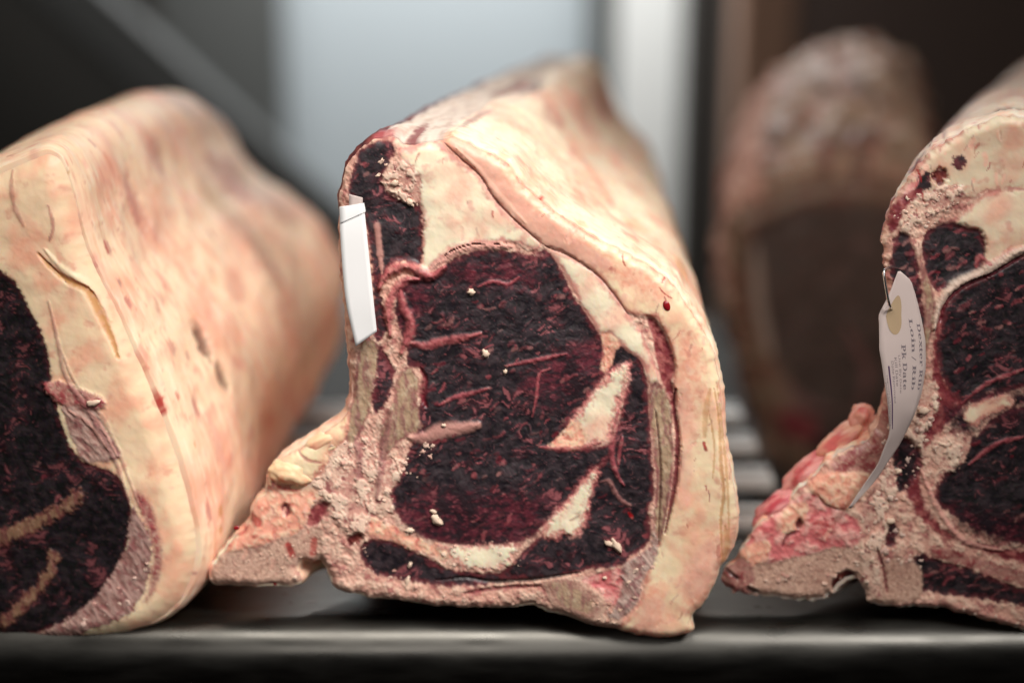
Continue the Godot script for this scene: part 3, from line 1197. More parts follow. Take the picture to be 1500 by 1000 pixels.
func _ready() -> void:
	var cam := Camera3D.new()
	cam.name = "camera"
	cam.position = Vector3(0.0000, 0.3703, 0.7209)
	cam.rotation_degrees = Vector3(-16.0, 0, 0)
	cam.near = 0.02
	cam.far = 30.0
	var lens := CameraAttributesPhysical.new()
	lens.frustum_focal_length = 50.0
	lens.frustum_focus_distance = 0.7520
	lens.exposure_aperture = 1.60
	lens.frustum_near = 0.02
	lens.frustum_far = 30.0
	cam.attributes = lens
	add_child(cam)
	var e := Environment.new()
	e.background_mode = Environment.BG_COLOR
	e.background_color = Color(0.020, 0.0185, 0.018).linear_to_srgb()
	e.tonemap_mode = Environment.TONE_MAPPER_LINEAR
	e.tonemap_exposure = 1.0
	e.sdfgi_enabled = true
	e.ssao_enabled = true
	e.ssil_enabled = true
	var we := WorldEnvironment.new()
	we.environment = e
	add_child(we)
	# a downlight over the middle of the shelf, a ceiling panel, an added weak fill in front, and the light that falls on the cold-room wall behind
	var spot := SpotLight3D.new()
	spot.name = "ceiling_downlight"
	spot.light_color = Color(1.0, 0.965, 0.92).linear_to_srgb()
	spot.light_energy = 3.8
	spot.light_size = 0.28
	spot.spot_angle = 13.5
	spot.spot_angle_attenuation = 1.0
	spot.position = Vector3(0.42, 0.94, 0.46)
	spot.look_at_from_position(spot.position, Vector3(-0.055, 0.14, -0.02), Vector3.UP)
	spot.spot_range = 6.0
	spot.spot_attenuation = 2.0
	spot.shadow_enabled = true
	add_child(spot)
	for row in LIGHTS:
		var l := AreaLight3D.new()
		l.name = row[0]
		l.light_color = row[1].linear_to_srgb()
		l.light_energy = row[2]
		l.area_size = row[3]
		l.area_range = 8.0
		l.area_attenuation = 2.0
		l.shadow_enabled = true
		add_child(l)
		l.look_at_from_position(row[4], row[5], Vector3.FORWARD if absf((row[5] - row[4]).normalized().y) > 0.98 else Vector3.UP)

	rng.seed = 7
	for row in [[n_fine, 0.55, 3, 5], [n_mid, 0.16, 4, 9], [n_big, 0.030, 3, 14], [n_ridge, 0.14, 3, 23], [n_cell, 0.22, 1, 31]]:
		var f: FastNoiseLite = row[0]
		f.noise_type = FastNoiseLite.TYPE_SIMPLEX_SMOOTH
		f.frequency = row[1]
		f.fractal_octaves = row[2]
		f.seed = row[3]
	n_ridge.fractal_type = FastNoiseLite.FRACTAL_RIDGED
	n_cell.noise_type = FastNoiseLite.TYPE_CELLULAR
	n_cell.fractal_type = FastNoiseLite.FRACTAL_NONE
	n_cell.cellular_return_type = FastNoiseLite.RETURN_DISTANCE
	make_materials()
	surroundings()
	shelf()
	loin_centre()
	loin_left()
	loin_right()
	loin_back()
	tags()


const LIGHTS = [
	["ceiling_panel_light", Color(1.0, 0.95, 0.88), 0.58, Vector2(0.60, 0.22), Vector3(-0.10, 1.05, 0.36), Vector3(0.0, 0.10, -0.02)],
	["front_fill_light", Color(1.0, 0.95, 0.90), 0.22, Vector2(0.5, 0.35), Vector3(-0.10, 0.75, 1.10), Vector3(-0.05, 0.12, 0.0)],  # added fill with no real lamp there, brightens the cut faces
	["back_wall_light", Color(0.99, 0.995, 1.0), 2.5, Vector2(1.0, 0.2), Vector3(-0.12, 1.05, -1.45), Vector3(-0.12, -0.05, -2.05)],
]


func surroundings() -> void:
	block("back_wall", "smooth grey-blue panel wall far behind the loins", "", "wall", Vector3(2.2, 3.4, 0.08), Vector3(-0.55, -0.9, -2.10))
	block("floor", "dark cold-room floor below the shelf", "", "dark_brown", Vector3(6.0, 0.06, 6.0), Vector3(0, -0.97, -0.6))
	block("rear_shelf", "dull dark solid shelf behind the steel slats", "shelf", "olive", Vector3(2.2, 0.03, 0.62), Vector3(0, -0.145, -0.77))
	block("wall_trim", "dark grey vertical trim strip left of the pale wall panel", "", "grey", Vector3(0.30, 3.4, 0.06), Vector3(-0.575, -0.9, -1.95))
	block("wall_trim", "darker joint strip between the wall panel and the white post", "", "grey", Vector3(0.05, 3.4, 0.05), Vector3(0.165, -0.9, -1.96))
	block("rack_post", "white upright post behind the middle loin", "post", "white_post", Vector3(0.118, 3.2, 0.08), Vector3(0.250, -0.9, -1.90))
	block("dark_doorway", "dark opening to the right of the white post", "", "black", Vector3(0.40, 3.2, 0.10), Vector3(0.50, -0.9, -1.80))
	block("rack_post", "brown upright post in the dark right background", "post", "brown", Vector3(0.085, 3.2, 0.08), Vector3(0.375, -0.9, -1.45))
	block("dark_wall", "dark brown wall behind the right loins", "", "dark_brown", Vector3(1.6, 3.2, 0.10), Vector3(1.15, -0.9, -1.60))
	block("dark_screen", "dark upright screen in the upper left background", "screen", "olive", Vector3(0.60, 3.2, 0.06), Vector3(-0.86, -0.9, -1.62))
	block("rack_brace", "grey diagonal brace in the upper left background", "brace", "strut", Vector3(0.085, 1.5, 0.04), Vector3(-0.085, -0.28, -1.52), 0.807)


func tags() -> void:
	var a := thing("paper_tag", "blank white folded paper tag pinned down the left edge of the middle loin", "tag", loin_frame(Vector3(0.0000, 0.0132, 0.0080), -0.0524, -0.1047))
	var left := [Vector3(-91.0, 220.3, 8.0), Vector3(-90.6, 207.3, 9.5), Vector3(-89.4, 185.8, 10.0), Vector3(-87.5, 167.7, 10.0), Vector3(-83.3, 146.8, 9.0)]
	var right := [Vector3(-78.3, 222.5, 7.0), Vector3(-76.8, 207.3, 8.5), Vector3(-74.8, 185.9, 9.0), Vector3(-73.2, 167.8, 9.0), Vector3(-72.1, 154.8, 8.0)]
	obj("paper", sheet(left, right, 24, 6, 0.4), mats.paper, a)
	obj("fold", sheet([Vector3(-90.4, 211.9, 9.5), Vector3(-90.6, 216.2, 9.1), Vector3(-91.0, 220.4, 8.4)], [Vector3(-77.3, 218.0, 8.0), Vector3(-77.6, 220.1, 7.8), Vector3(-78.2, 222.5, 7.5)], 14, 4, 0.4), mats.paper, a)
	obj("end_tab", sheet([Vector3(-86.8, 226.8, 3.0), Vector3(-86.7, 222.5, 3.5), Vector3(-86.7, 216.8, 4.0)], [Vector3(-79.6, 225.0, 3.0), Vector3(-79.5, 221.2, 3.5), Vector3(-79.5, 216.9, 4.0)], 6, 3, 0.4), mats.card, a)
	var b := thing("paper_tag", "cream card tag with printed lines and a tan eyelet hanging on the right loin", "tag", loin_frame(Vector3(0.2840, 0.0018, 0.0060), -0.0524, -0.1047))
	var cl := [Vector3(-81.2, 197.7, 10.0), Vector3(-83.1, 193.2, 11.2), Vector3(-84.8, 188.7, 12.3), Vector3(-86.8, 184.1, 13.4), Vector3(-89.0, 179.6, 14.2), Vector3(-91.1, 175.0, 15.0), Vector3(-90.9, 170.4, 15.5), Vector3(-90.7, 165.8, 16.0), Vector3(-90.5, 161.2, 16.6), Vector3(-90.3, 156.6, 17.0), Vector3(-89.3, 152.0, 17.2), Vector3(-88.4, 147.3, 17.4), Vector3(-87.5, 142.6, 17.5), Vector3(-86.6, 137.9, 17.7), Vector3(-85.7, 133.3, 17.9), Vector3(-84.8, 128.5, 17.7), Vector3(-84.1, 123.6, 16.9), Vector3(-83.3, 118.6, 16.1), Vector3(-82.5, 113.6, 15.3), Vector3(-82.9, 108.6, 14.5), Vector3(-84.3, 103.6, 13.7), Vector3(-85.7, 98.5, 12.9), Vector3(-87.1, 93.4, 12.0), Vector3(-89.9, 88.3, 11.6), Vector3(-92.8, 83.3, 11.3), Vector3(-95.8, 78.3, 11.2), Vector3(-98.8, 73.6, 12.1), Vector3(-101.8, 68.9, 13.0)]
	var cr := [Vector3(-80.0, 197.6, 9.0), Vector3(-74.3, 192.9, 8.1), Vector3(-72.2, 188.2, 8.0), Vector3(-70.6, 183.6, 8.1), Vector3(-69.3, 179.0, 8.5), Vector3(-68.0, 174.3, 8.9), Vector3(-66.9, 169.7, 9.3), Vector3(-65.9, 165.1, 9.6), Vector3(-65.0, 160.4, 10.0), Vector3(-64.7, 155.8, 10.4), Vector3(-64.4, 151.1, 10.7), Vector3(-64.3, 146.4, 11.1), Vector3(-64.8, 141.8, 11.5), Vector3(-65.3, 137.0, 11.8), Vector3(-66.1, 132.3, 12.0), Vector3(-67.3, 127.5, 12.0), Vector3(-68.5, 122.7, 12.0), Vector3(-70.1, 117.6, 11.1), Vector3(-71.9, 112.5, 9.9), Vector3(-73.6, 107.4, 8.8), Vector3(-75.8, 102.3, 8.1), Vector3(-78.7, 97.4, 8.3), Vector3(-81.7, 92.6, 8.6), Vector3(-84.6, 87.7, 8.8), Vector3(-87.9, 82.8, 9.2), Vector3(-92.0, 78.1, 10.2), Vector3(-96.1, 73.4, 11.1), Vector3(-100.1, 68.6, 12.0)]
	obj("card", sheet(cl, cr, 60, 8, 0.3), mats.card, b)
	print_on(b, "line_of_print", "Dexter Rib", cl, cr, 0.22, 0.50, 0.86, 0.94, mats.ink, true)
	print_on(b, "line_of_print", "Loin / Rib", cl, cr, 0.20, 0.50, 0.68, 0.78, mats.ink, true)
	print_on(b, "line_of_print", "Pk Date", cl, cr, 0.31, 0.50, 0.47, 0.57, mats.ink, true)
	print_on(b, "line_of_print", "Use By Date", cl, cr, 0.355, 0.515, 0.37, 0.43, mats.ink, false)
	print_on(b, "line_of_print", "Kill Date", cl, cr, 0.365, 0.485, 0.29, 0.35, mats.ink, false)
	print_on(b, "line_of_print", "Date Removed", cl, cr, 0.38, 0.555, 0.21, 0.27, mats.ink, false)
	print_on(b, "line_of_print", "registered number", cl, cr, 0.44, 0.655, 0.06, 0.10, mats.ink, false)
	print_on(b, "line_of_print", "packed on site", cl, cr, 0.47, 0.655, 0.01, 0.05, mats.ink, false)
	var stripe_a := []
	var stripe_b := []
	for k in 9:
		stripe_a.append(on_card(cl, cr, lerpf(0.40, 0.665, k / 8.0), 0.13, 0.25))
		stripe_b.append(on_card(cl, cr, lerpf(0.40, 0.665, k / 8.0), 0.165, 0.25))
	obj("purple_line", sheet(stripe_a, stripe_b, 24, 1, 0.08), mats.purple, b)
	var patch := SurfaceTool.new()
	patch.begin(Mesh.PRIMITIVE_TRIANGLES)
	var mid := on_card(cl, cr, 0.185, 0.35, 0.28) * 0.001
	for k in 28:
		var p := on_card(cl, cr, 0.185 + 0.083 * sin(TAU * k / 28.0), 0.35 + 0.18 * cos(TAU * k / 28.0), 0.28) * 0.001
		var q := on_card(cl, cr, 0.185 + 0.083 * sin(TAU * (k + 1) / 28.0), 0.35 + 0.18 * cos(TAU * (k + 1) / 28.0), 0.28) * 0.001
		for v in [mid, q, p]:
			patch.add_vertex(v)
	patch.generate_normals()
	obj("eyelet_patch", patch.commit(), mats.manila, b)
	var h := thing("wire_hook", "thin bright wire hook through the eyelet of the printed card tag", "hook", loin_frame(Vector3(0.2840, 0.0018, 0.0060), -0.0524, -0.1047))
	obj("wire", tube([Vector3(-80.5, 198.7, 3.0), Vector3(-85.6, 199.8, 10.0), Vector3(-89.3, 199.1, 16.0), Vector3(-90.1, 196.8, 18.0), Vector3(-88.6, 188.7, 18.5), Vector3(-86.7, 181.4, 18.0), Vector3(-84.9, 178.8, 15.0), Vector3(-83.0, 177.3, 10.0)], 0.7), mats.wire, h)

# the loin in the middle: its cut faces the camera, fat cover to the right
func loin_centre() -> void:
	var t := thing("beef_loin", "large beef loin in the middle with a blank white tag on its dark cut", "beef", loin_frame(Vector3(0.0000, 0.0132, 0.0080), -0.0524, -0.1047), "dry-aged beef loins lined up on the shelf")
	fibre = Vector2.from_angle(0.36)
	dark = 1.00
	tone = Color.WHITE
	var edge := ragged(P([-92.8, 220.8, -90, 235.8, -85.9, 245.8, -76.4, 253.7, -64.9, 257, -58.5, 252.4, -47.8, 253.5, -37.7, 254.7, -32, 256.5, -19.2, 250.9, -4.9, 244, 0.8, 236.6, 9.5, 227.4, 23.9, 216.2, 41.2, 205.6, 57.8, 197.1, 73, 189, 84.6, 179.4, 92.1, 167.9, 98, 159.6, 105.6, 146.1, 109.7, 128.5, 111.7, 113.7, 113.7, 95.7, 117.8, 80, 121, 61, 121.5, 45.7, 119.2, 35.7, 113.6, 25.5, 110.3, 15.3, 103.9, 3.4, 98.9, -3, 100.2, -10.1, 94, -13.4, 82.1, -15.3, 70, -14, 59.1, -11.1, 46, -9.5, 31.6, -3.9, 19.6, -1.9, 12, 1.5, -2.3, -0.1, -26.4, -0.3, -44.6, 0.1, -64.3, 3.1, -78, 3.6, -87.1, 5.8, -95.4, 7.1, -99.9, 11, -102.1, 18, -106.5, 25, -111.9, 23.3, -117.2, 24.4, -119.9, 19.2, -117.4, 14.5, -120.5, 9.7, -131.2, 8.6, -148.1, 9, -164.2, 9, -168.7, 11.7, -168.9, 16.5, -165.3, 21.3, -158.1, 31.7, -147.1, 42.9, -142.3, 54.7, -136.1, 61.1, -135.1, 67.3, -132.7, 74.3, -127.3, 81.3, -118.1, 86.8, -109, 92.4, -93.1, 104.1, -89.7, 110.2, -87.3, 119.7, -87.9, 130.9, -88.5, 144, -89.7, 158.8, -91.3, 177.2, -92.4, 199.1]), 0.70)
	var regions := []
	regions.append(region("fat_cap", FAT, [-38.8, 254.7, -32, 257.5, -19.2, 252.7, -4.9, 245.8, 2.3, 236.6, 10.2, 228.2, 24.6, 216.9, 41.9, 206.3, 58.5, 198.6, 74.4, 190.1, 86, 180.2, 94.2, 168.6, 100.2, 159.6, 107.8, 146.2, 111.9, 128.5, 113.8, 113.7, 116.6, 95.8, 120.7, 80, 123.5, 61.1, 124, 45.8, 121.5, 34.2, 115.2, 23.9, 111.8, 13.7, 106.2, 2.7, 101.2, -4.5, 102.9, -12.4, 94, -16.6, 82.1, -18.5, 67.8, -15.7, 59.5, -12.7, 60.5, -6, 69.7, 4.5, 73.1, 19.4, 77.1, 37, 81.1, 54.4, 86.7, 67.2, 88.9, 83.2, 87.4, 98.3, 88.5, 111.8, 86.1, 122.2, 85, 135.5, 82.5, 149.5, 76.4, 161.8, 70.6, 163.9, 59.8, 166, 53.2, 174.7, 44.4, 185.4, 29.9, 195.4, 16.9, 200.3, 13.3, 203.1, 1, 213.1, -10.5, 225.1, -17.7, 236.4, -27.8, 245.6], 1.6, 0.50, 0.50, 1.20, {"puff": 0.45, "specks": 300, "tone": Color(1.0, 0.90, 0.815), "lie": 1.35, "label": "thick cream and pink fat cover along the right of the cut"}))
	regions.append(region("", PINK, [112.9, 49.4, 125.2, 53.5, 123.7, 34.2, 115.3, 18.5, 108.4, 2.7, 101.1, -1.4, 93.5, 6.3, 96.7, 22, 105.9, 37.7], 0.0, 8.00, 4.00, 1.20, {"mix": 0.85}))
	regions.append(region("", PINK, [67.4, 5.6, 78.3, 17.6, 84.2, 6, 82.8, -13.7, 67.9, -16.5], 0.0, 5.00, 4.00, 1.20, {"mix": 0.75}))
	regions.append(region("", PINK, [-37, 254, -22.8, 252, 2.3, 235.2, 27.5, 212.6, 52.8, 193.5, 74.5, 185.8, 85.4, 175.8, 74.8, 172, 53, 182.6, 27.7, 196.8, 2.4, 212.7, -19.2, 235], 0.0, 5.00, 3.00, 1.20, {"mix": 0.75}))
	regions.append(region("", PINK, [84.3, 150.2, 93.1, 157.7, 100.7, 143.1, 97.9, 113.4, 91, 98.3, 87.6, 120.7], 0.0, 6.00, 4.00, 1.20, {"mix": 0.75}))
	regions.append(region("fat_pad", FAT, [-60.7, 247.4, -54.9, 251.7, -40.6, 254, -33.5, 248.4, -25.6, 241.3, -17, 234.3, -9.8, 223, 1.7, 211.6, 14, 201.3, 10.4, 198.8, 2.5, 201.6, -4.7, 202.2, -14.8, 202.1, -22.7, 200.6, -30.7, 198, -40.8, 190.9, -46.7, 184.3, -50.3, 187.9, -49.1, 206.8, -48.7, 219.7, -51.1, 226.9, -53.6, 236.8], 1.0, 0.50, 0.40, 1.20, {"puff": 0.4, "specks": 40, "label": "pale cream fat wedge above the dark muscle"}))
	regions.append(region("upper_muscle", MUSCLE, [-80.1, 250.8, -69.3, 254.5, -62.1, 251, -67.2, 241, -68.7, 234.6, -64.5, 226, -53, 222.6, -48.7, 218.3, -48.4, 203.2, -49.2, 190.8, -53.9, 190.8, -61.9, 191.4, -66.3, 187.7, -71.5, 178.2, -70.1, 170.1, -68.1, 156.1, -71.8, 147.9, -75.5, 153.1, -75.2, 177.4, -77.1, 202.9, -84.1, 220.8, -87.6, 229.4, -83.8, 243.7], -0.8, 0.50, 1.20, 1.20, {"flecks": 70}))
	regions.append(region("crumbled_fat", CHALK, [-69.5, 234.6, -65.1, 241, -58.6, 243.9, -53.6, 242.5, -49.3, 234.7, -50.1, 224.7, -55.1, 221.8, -63.1, 225.3, -67.4, 228.9], 1.0, 0.50, 1.50, 1.20, {}))
	regions.append(region("eye_muscle", MUSCLE, [-59.8, 180.5, -53.2, 183.5, -42.3, 185.8, -33.6, 192.1, -23.5, 196.6, -13.3, 198.1, 1.1, 196.9, 9.7, 195.5, 16.2, 198.5, 20.5, 195.3, 24.9, 188.1, 30.8, 175.1, 39.7, 163.5, 46.3, 153.3, 48.3, 143.8, 48.8, 133.1, 46, 126, 40.3, 116.9, 33.2, 107.8, 29.6, 98.7, 34.8, 92, 51, 93.8, 56.7, 97.7, 51.8, 85.5, 43.1, 78.5, 38.8, 72.3, 30.8, 60.7, 17.6, 48.1, 9.5, 40.2, -2.4, 36.8, -18.9, 34.9, -33.9, 35.7, -48.2, 38.9, -58.6, 46.4, -64.6, 54, -67.5, 64, -62.2, 72.6, -59.1, 81.9, -56.1, 89.5, -53.8, 95.7, -54.5, 104, -50.7, 114.6, -47.7, 125.2, -50.6, 133.4, -56.5, 135.5, -57.2, 145.9, -61.5, 156.2, -62.8, 167.3, -61.3, 175.4], 0.0, 0.50, 1.00, 1.20, {"flecks": 650, "label": "large dark purple eye muscle flecked with red"}))
	regions.append(region("", PLUM, [-60.1, 45.6, -56.3, 57.3, -41.3, 65.3, -18.9, 67.3, 7.1, 64, 18.2, 58.9, 10.9, 43.3, -3.9, 36.7, -22.7, 34.8, -41.4, 37.5], 0.0, 7.00, 3.00, 1.20, {}))
	regions.append(region("", PLUM, [-59.8, 179.1, -51.1, 182.1, -43.1, 177.8, -47.5, 166.7, -53.4, 159.3, -51.3, 149.7, -55.7, 145.2, -60, 151.8, -62.9, 165.8], 0.0, 4.00, 2.00, 1.20, {}))
	regions.append(region("", PLUM, [-40.9, 185.1, -19.1, 192.7, 2.6, 190, 13.4, 182.2, -4.6, 178.3, -22.7, 181], 0.0, 6.00, 4.00, 1.20, {}))
	regions.append(region("", PLUM, [3, 126.8, 24.7, 142, 42.8, 149.6, 48, 138.6, 40.2, 123.6, 25.1, 112.2], 0.0, 6.00, 4.00, 1.20, {}))
	regions.append(region("side_muscle", MUSCLE, [52.9, 149, 60.2, 147.7, 65.3, 144.1, 70.6, 133, 72.9, 113, 74.8, 90.5, 76.4, 67.7, 74.1, 56.2, 75.1, 42.8, 72, 36.1, 63.9, 30.5, 60.3, 25.8, 41, 22.6, 20.9, 17.4, 4.4, 16.2, -10.6, 16.7, -2, 24.3, 7.3, 33.9, 13.2, 40.2, 26.5, 47.5, 36.8, 58.5, 42.5, 70.1, 44.6, 78.5, 52.1, 90.1, 56.2, 105.2, 60.6, 127.7, 56.8, 135.1, 51.8, 132, 48.7, 138.6], -0.6, 0.50, 0.90, 1.20, {"flecks": 160}))
	regions.append(region("lower_muscle", MUSCLE, [-84, 31.8, -79.1, 37, -73, 37.5, -63.2, 36.2, -52, 30.2, -37.7, 22.7, -22.6, 19.9, -9.9, 20.2, -0.1, 16.5, -18.9, 12.2, -41.5, 12, -64.2, 14.6, -77, 17.8, -82.3, 24], -0.9, 0.50, 1.40, 1.20, {"flecks": 40}))
	regions.append(region("pink_strip", PINK, [-77.4, 50.7, -65.4, 45.1, -47.4, 36.9, -33.9, 34.5, -30.2, 29.9, -36.9, 27.4, -53.5, 32.1, -68.5, 37.6, -79, 40.5], 0.5, 0.50, 2.20, 1.20, {}))
	regions.append(region("white_fat_strip", FAT, [-39.9, 35.5, -26.4, 34.7, -6.2, 36.3, 2, 35.7, -0.2, 30.6, 0.6, 26.3, -3.5, 23.5, -14.4, 20.9, -22.6, 22.3, -30.9, 26, -37.7, 32.1, -41.4, 34.3], 1.0, 0.50, 2.20, 1.20, {"puff": 0.4}))
	regions.append(region("fat_wedge", FAT, [19.1, 197.4, 22.7, 191.7, 27.1, 185.2, 31.5, 176.6, 38.9, 164.2, 46.3, 153.7, 51.4, 152.7, 56.5, 148.3, 60.9, 144.7, 66.8, 141.1, 70.6, 133.8, 72.5, 127.1, 75.1, 126.4, 77.9, 130.2, 75.6, 137.6, 72.5, 144.9, 68, 154.4, 59.8, 166, 52.4, 176.1, 43.6, 185.4, 29.9, 193.9, 24.1, 197.5], 0.7, 0.50, 0.30, 1.20, {"puff": 0.8}))
	regions.append(region("fat_root", PINK, [47, 154.8, 52.8, 154.2, 57.3, 148.4, 53.7, 144.6, 53.1, 138.7, 49.6, 133.1, 46.6, 134.9, 47.9, 143.8], 0.2, 0.50, 0.60, 1.20, {}))
	regions.append(region("", RAW, [60.4, 138.1, 60.9, 130.7, 58.8, 121.7, 56.1, 115.7, 55.8, 109, 52.7, 101.4, 51.7, 96.1, 44.4, 93.7, 39.2, 94.3, 34.8, 97.3, 31.7, 104, 38.2, 113.9, 43.9, 123, 50.3, 129.8, 55.3, 135], 0.0, 1.80, 2.20, 1.20, {"grow": 1.5, "mix": 0.75}))
	regions.append(region("fat_seam", FAT, [60.4, 138.1, 60.9, 130.7, 58.8, 121.7, 56.1, 115.7, 55.8, 109, 52.7, 101.4, 51.7, 96.1, 44.4, 93.7, 39.2, 94.3, 34.8, 97.3, 31.7, 104, 38.2, 113.9, 43.9, 123, 50.3, 129.8, 55.3, 135], 0.8, 1.20, 2.00, 2.20, {"puff": 0.4}))
	regions.append(region("fat_seam_edge", PINK, [19.4, 92.5, 26.7, 99.4, 31.7, 106.3, 36.9, 104.1, 40.7, 95.1, 34.5, 90.5, 25.3, 91.1], 0.8, 0.50, 1.20, 1.20, {}))
	regions.append(region("", RAW, [45, 79.3, 44, 72, 41.5, 62, 40.5, 54.7, 37.3, 44.6, 33.3, 42.6, 27.3, 42.9, 22.9, 40.8, 18.4, 41.1, 16.2, 43.4, 19.1, 48.1, 23.5, 54.4, 30.8, 61.8, 38.1, 71.9], 0.0, 1.80, 2.20, 1.20, {"grow": 1.2, "mix": 0.7}))
	regions.append(region("fat_seam", FAT, [45, 79.3, 44, 72, 41.5, 62, 40.5, 54.7, 37.3, 44.6, 33.3, 42.6, 27.3, 42.9, 22.9, 40.8, 18.4, 41.1, 16.2, 43.4, 19.1, 48.1, 23.5, 54.4, 30.8, 61.8, 38.1, 71.9], 0.8, 1.20, 2.00, 2.20, {"puff": 0.4}))
	regions.append(region("sinew", SINEW, [73.6, 126.4, 77.2, 128, 82.5, 121.4, 85.6, 111.7, 85.1, 101.2, 86.5, 90.7, 86.1, 75.5, 84.3, 60.3, 81.7, 44.8, 79, 36.3, 76.8, 50.5, 77.5, 70.8, 75.9, 90.5, 73.8, 104, 72.4, 116], -0.4, 0.50, 0.50, 1.20, {"label": "translucent greyish sinew between muscle and fat"}))
	regions.append(region("dark_slit", RED, [70.3, 163.2, 75, 161.1, 81, 152.4, 84.8, 142.9, 86.1, 135.5, 84.5, 128.1, 86.1, 121.4, 85.5, 114, 82.8, 121.4, 78.6, 130.2, 76.6, 138.3, 73.4, 154.5], -2.0, 0.50, 0.40, 1.20, {}))
	regions.append(region("sinew", SINEW, [-57.2, 134.8, -50.7, 127.4, -51.8, 114.6, -49.3, 101.8, -58.3, 95.6, -65, 89.4, -71.8, 82.4, -72.4, 91.5, -70.1, 103, -64.8, 115.1, -62.5, 127.2], 0.5, 0.50, 1.00, 1.20, {}))
	regions.append(region("sinew", SINEW, [-80.6, 149.3, -71.9, 145.7, -71.6, 135.3, -75.5, 120.2, -78.2, 107.4, -88.1, 88.9, -91.8, 95, -87.4, 113.2, -84.6, 132.1], 0.4, 0.50, 1.00, 1.20, {}))
	regions.append(region("dark_strip", MUSCLE, [-71.9, 145.7, -66.8, 137.6, -63.9, 131.3, -68.1, 115.8, -74.5, 108.2, -75.9, 118, -73.5, 131.1], -1.0, 0.50, 1.20, 1.20, {}))
	regions.append(region("crusted_fat", CHALK, [-111.5, 82.4, -100.8, 94.8, -88.9, 91.2, -76.5, 95.3, -71.1, 80.1, -59.8, 83.4, -61.4, 72.6, -67.5, 64, -65.7, 54, -77, 52.2, -80.9, 41.3, -94.1, 44.9, -105.2, 58.2, -112.6, 63.9], 1.6, 0.50, 1.60, 2.00, {}))
	regions.append(region("torn_muscle", RED, [-113.6, 51.5, -110.5, 55.4, -105.2, 58.2, -100.6, 57.2, -103.8, 50.1, -108.4, 44.6, -113, 45.2], -2.2, 0.50, 1.20, 2.00, {}))
	regions.append(region("torn_muscle", HOLE, [-90.4, 37.9, -86.6, 41.1, -82.1, 39.7, -85.1, 34.9, -89.7, 34], -2.0, 0.50, 1.20, 1.20, {}))
	regions.append(region("shoulder_fat", FAT, [-134.4, 65, -135, 74.2, -127.2, 83.6, -118.1, 89.1, -108.2, 94.7, -91.6, 106.4, -88.6, 110.2, -90.3, 95, -98.7, 86.5, -103.3, 76.4, -113.2, 69.3, -123.9, 65.2], 1.6, 0.50, 0.80, 3.00, {"puff": 1.5, "tone": Color(1.0, 0.90, 0.80)}))
	regions.append(region("pink_bone_cover", PINK, [-160.5, 29.3, -148.6, 44.5, -143.7, 56.3, -137.5, 62.6, -123.9, 65.2, -112.5, 68.5, -105.1, 61.7, -110.5, 55.4, -113.7, 46, -119.9, 39.6, -128.3, 37.1, -138.3, 32.9, -150.6, 29.5], 0.9, 0.50, 0.90, 2.00, {"specks": 60}))
	regions.append(region("chine_bone", BONE, [-170.9, 14.8, -166.9, 21.3, -155.2, 28.6, -138.3, 32.2, -127.5, 36.3, -119.1, 39.2, -112.2, 43.7, -103.9, 42.3, -105.6, 32.9, -102.8, 22.8, -108.8, 25.8, -117.1, 27.9, -123.4, 18.3, -117.4, 14.5, -120.6, 7.3, -132.8, 6.2, -167.3, 6.2], -0.2, 0.50, 1.00, 2.00, {"specks": 60, "label": "sawn end of the chine bone sticking out to the left"}))
	regions.append(region("bone_hole", RED, [-127.1, 55.1, -125.2, 57, -122.6, 55.9, -122.3, 52, -124.2, 50.1, -126.8, 51.6], -2.5, 0.50, 0.50, 1.50, {}))
	regions.append(region("rib_end", BONE, [17.9, 16.6, 23.9, 18.3, 35.9, 16.2, 45.6, 11.4, 52.1, 4.5, 51.1, -0.3, 45.9, -7.5, 38.8, -6.5, 30.1, -2.8, 21.8, 2.9, 19.1, 10.7], 1.0, 0.50, 0.80, 1.20, {"label": "round grey sawn rib end at the bottom of the cut"}))
	regions.append(region("", SINEW, [20.9, 15.5, 28.4, 16.4, 36.6, 13.5, 44.2, 7.4, 46.6, 0.4, 41.4, -3.7, 33.1, -0.7, 24.8, 4.6], 0.6, 3.00, 1.20, 1.20, {}))
	regions.append(region("red_meat", RAW, [38.5, 17.5, 50, 21.6, 58.1, 24.2, 62.6, 21.9, 59.8, 11.7, 56.6, 3.8, 51.7, 6, 46.4, 12.6], -0.8, 0.50, 0.90, 1.20, {}))
	regions.append(region("flaked_edge", FLAKE, [60.3, 25, 66.9, 30.6, 74.9, 37, 76.9, 48.6, 79.3, 37.1, 76.6, 26.9, 72.3, 20.6, 68.9, 5.7, 60.1, -4.4, 52.6, -2.6, 57, 3.8, 60.6, 12.5], 0.8, 0.50, 1.20, 1.20, {}))
	var strokes := []
	strokes.append([8, 0.55, -0.50, 0.80, P([-37, 253.6, -27.8, 245.2, -17.7, 236.4, -10.5, 225.1, 1, 213.1, 14, 201.7])])
	strokes.append([8, 0.50, -0.40, 0.70, P([14, 201.7, 19.1, 198.9, 29.9, 194.7, 44.4, 184.7, 53.2, 174.7, 60.6, 164.5])])
	strokes.append([11, 6.50, 0.12, 0.80, P([-32, 254, -22.8, 247.7, -13.4, 237.9, -3.4, 225.2, 8.2, 213.8, 21.1, 204.7, 34.9, 197.6, 49.3, 190.6])])
	strokes.append([9, 1.60, 0.40, 0.60, P([-30.6, 251.2, -19.2, 240.7, -8.4, 227.3, 6, 212.4])])
	strokes.append([9, 2.80, 2.60, 0.90, P([-71.5, 176.7, -67.8, 184.1, -61.9, 187.8, -54.7, 188.6, -48.9, 185, -43, 184, -36.5, 188.8])])
	strokes.append([9, 2.60, 2.20, 0.85, P([-65.9, 151.7, -66.9, 165.8, -63.5, 175, -57.6, 181.3, -50.3, 182.1])])
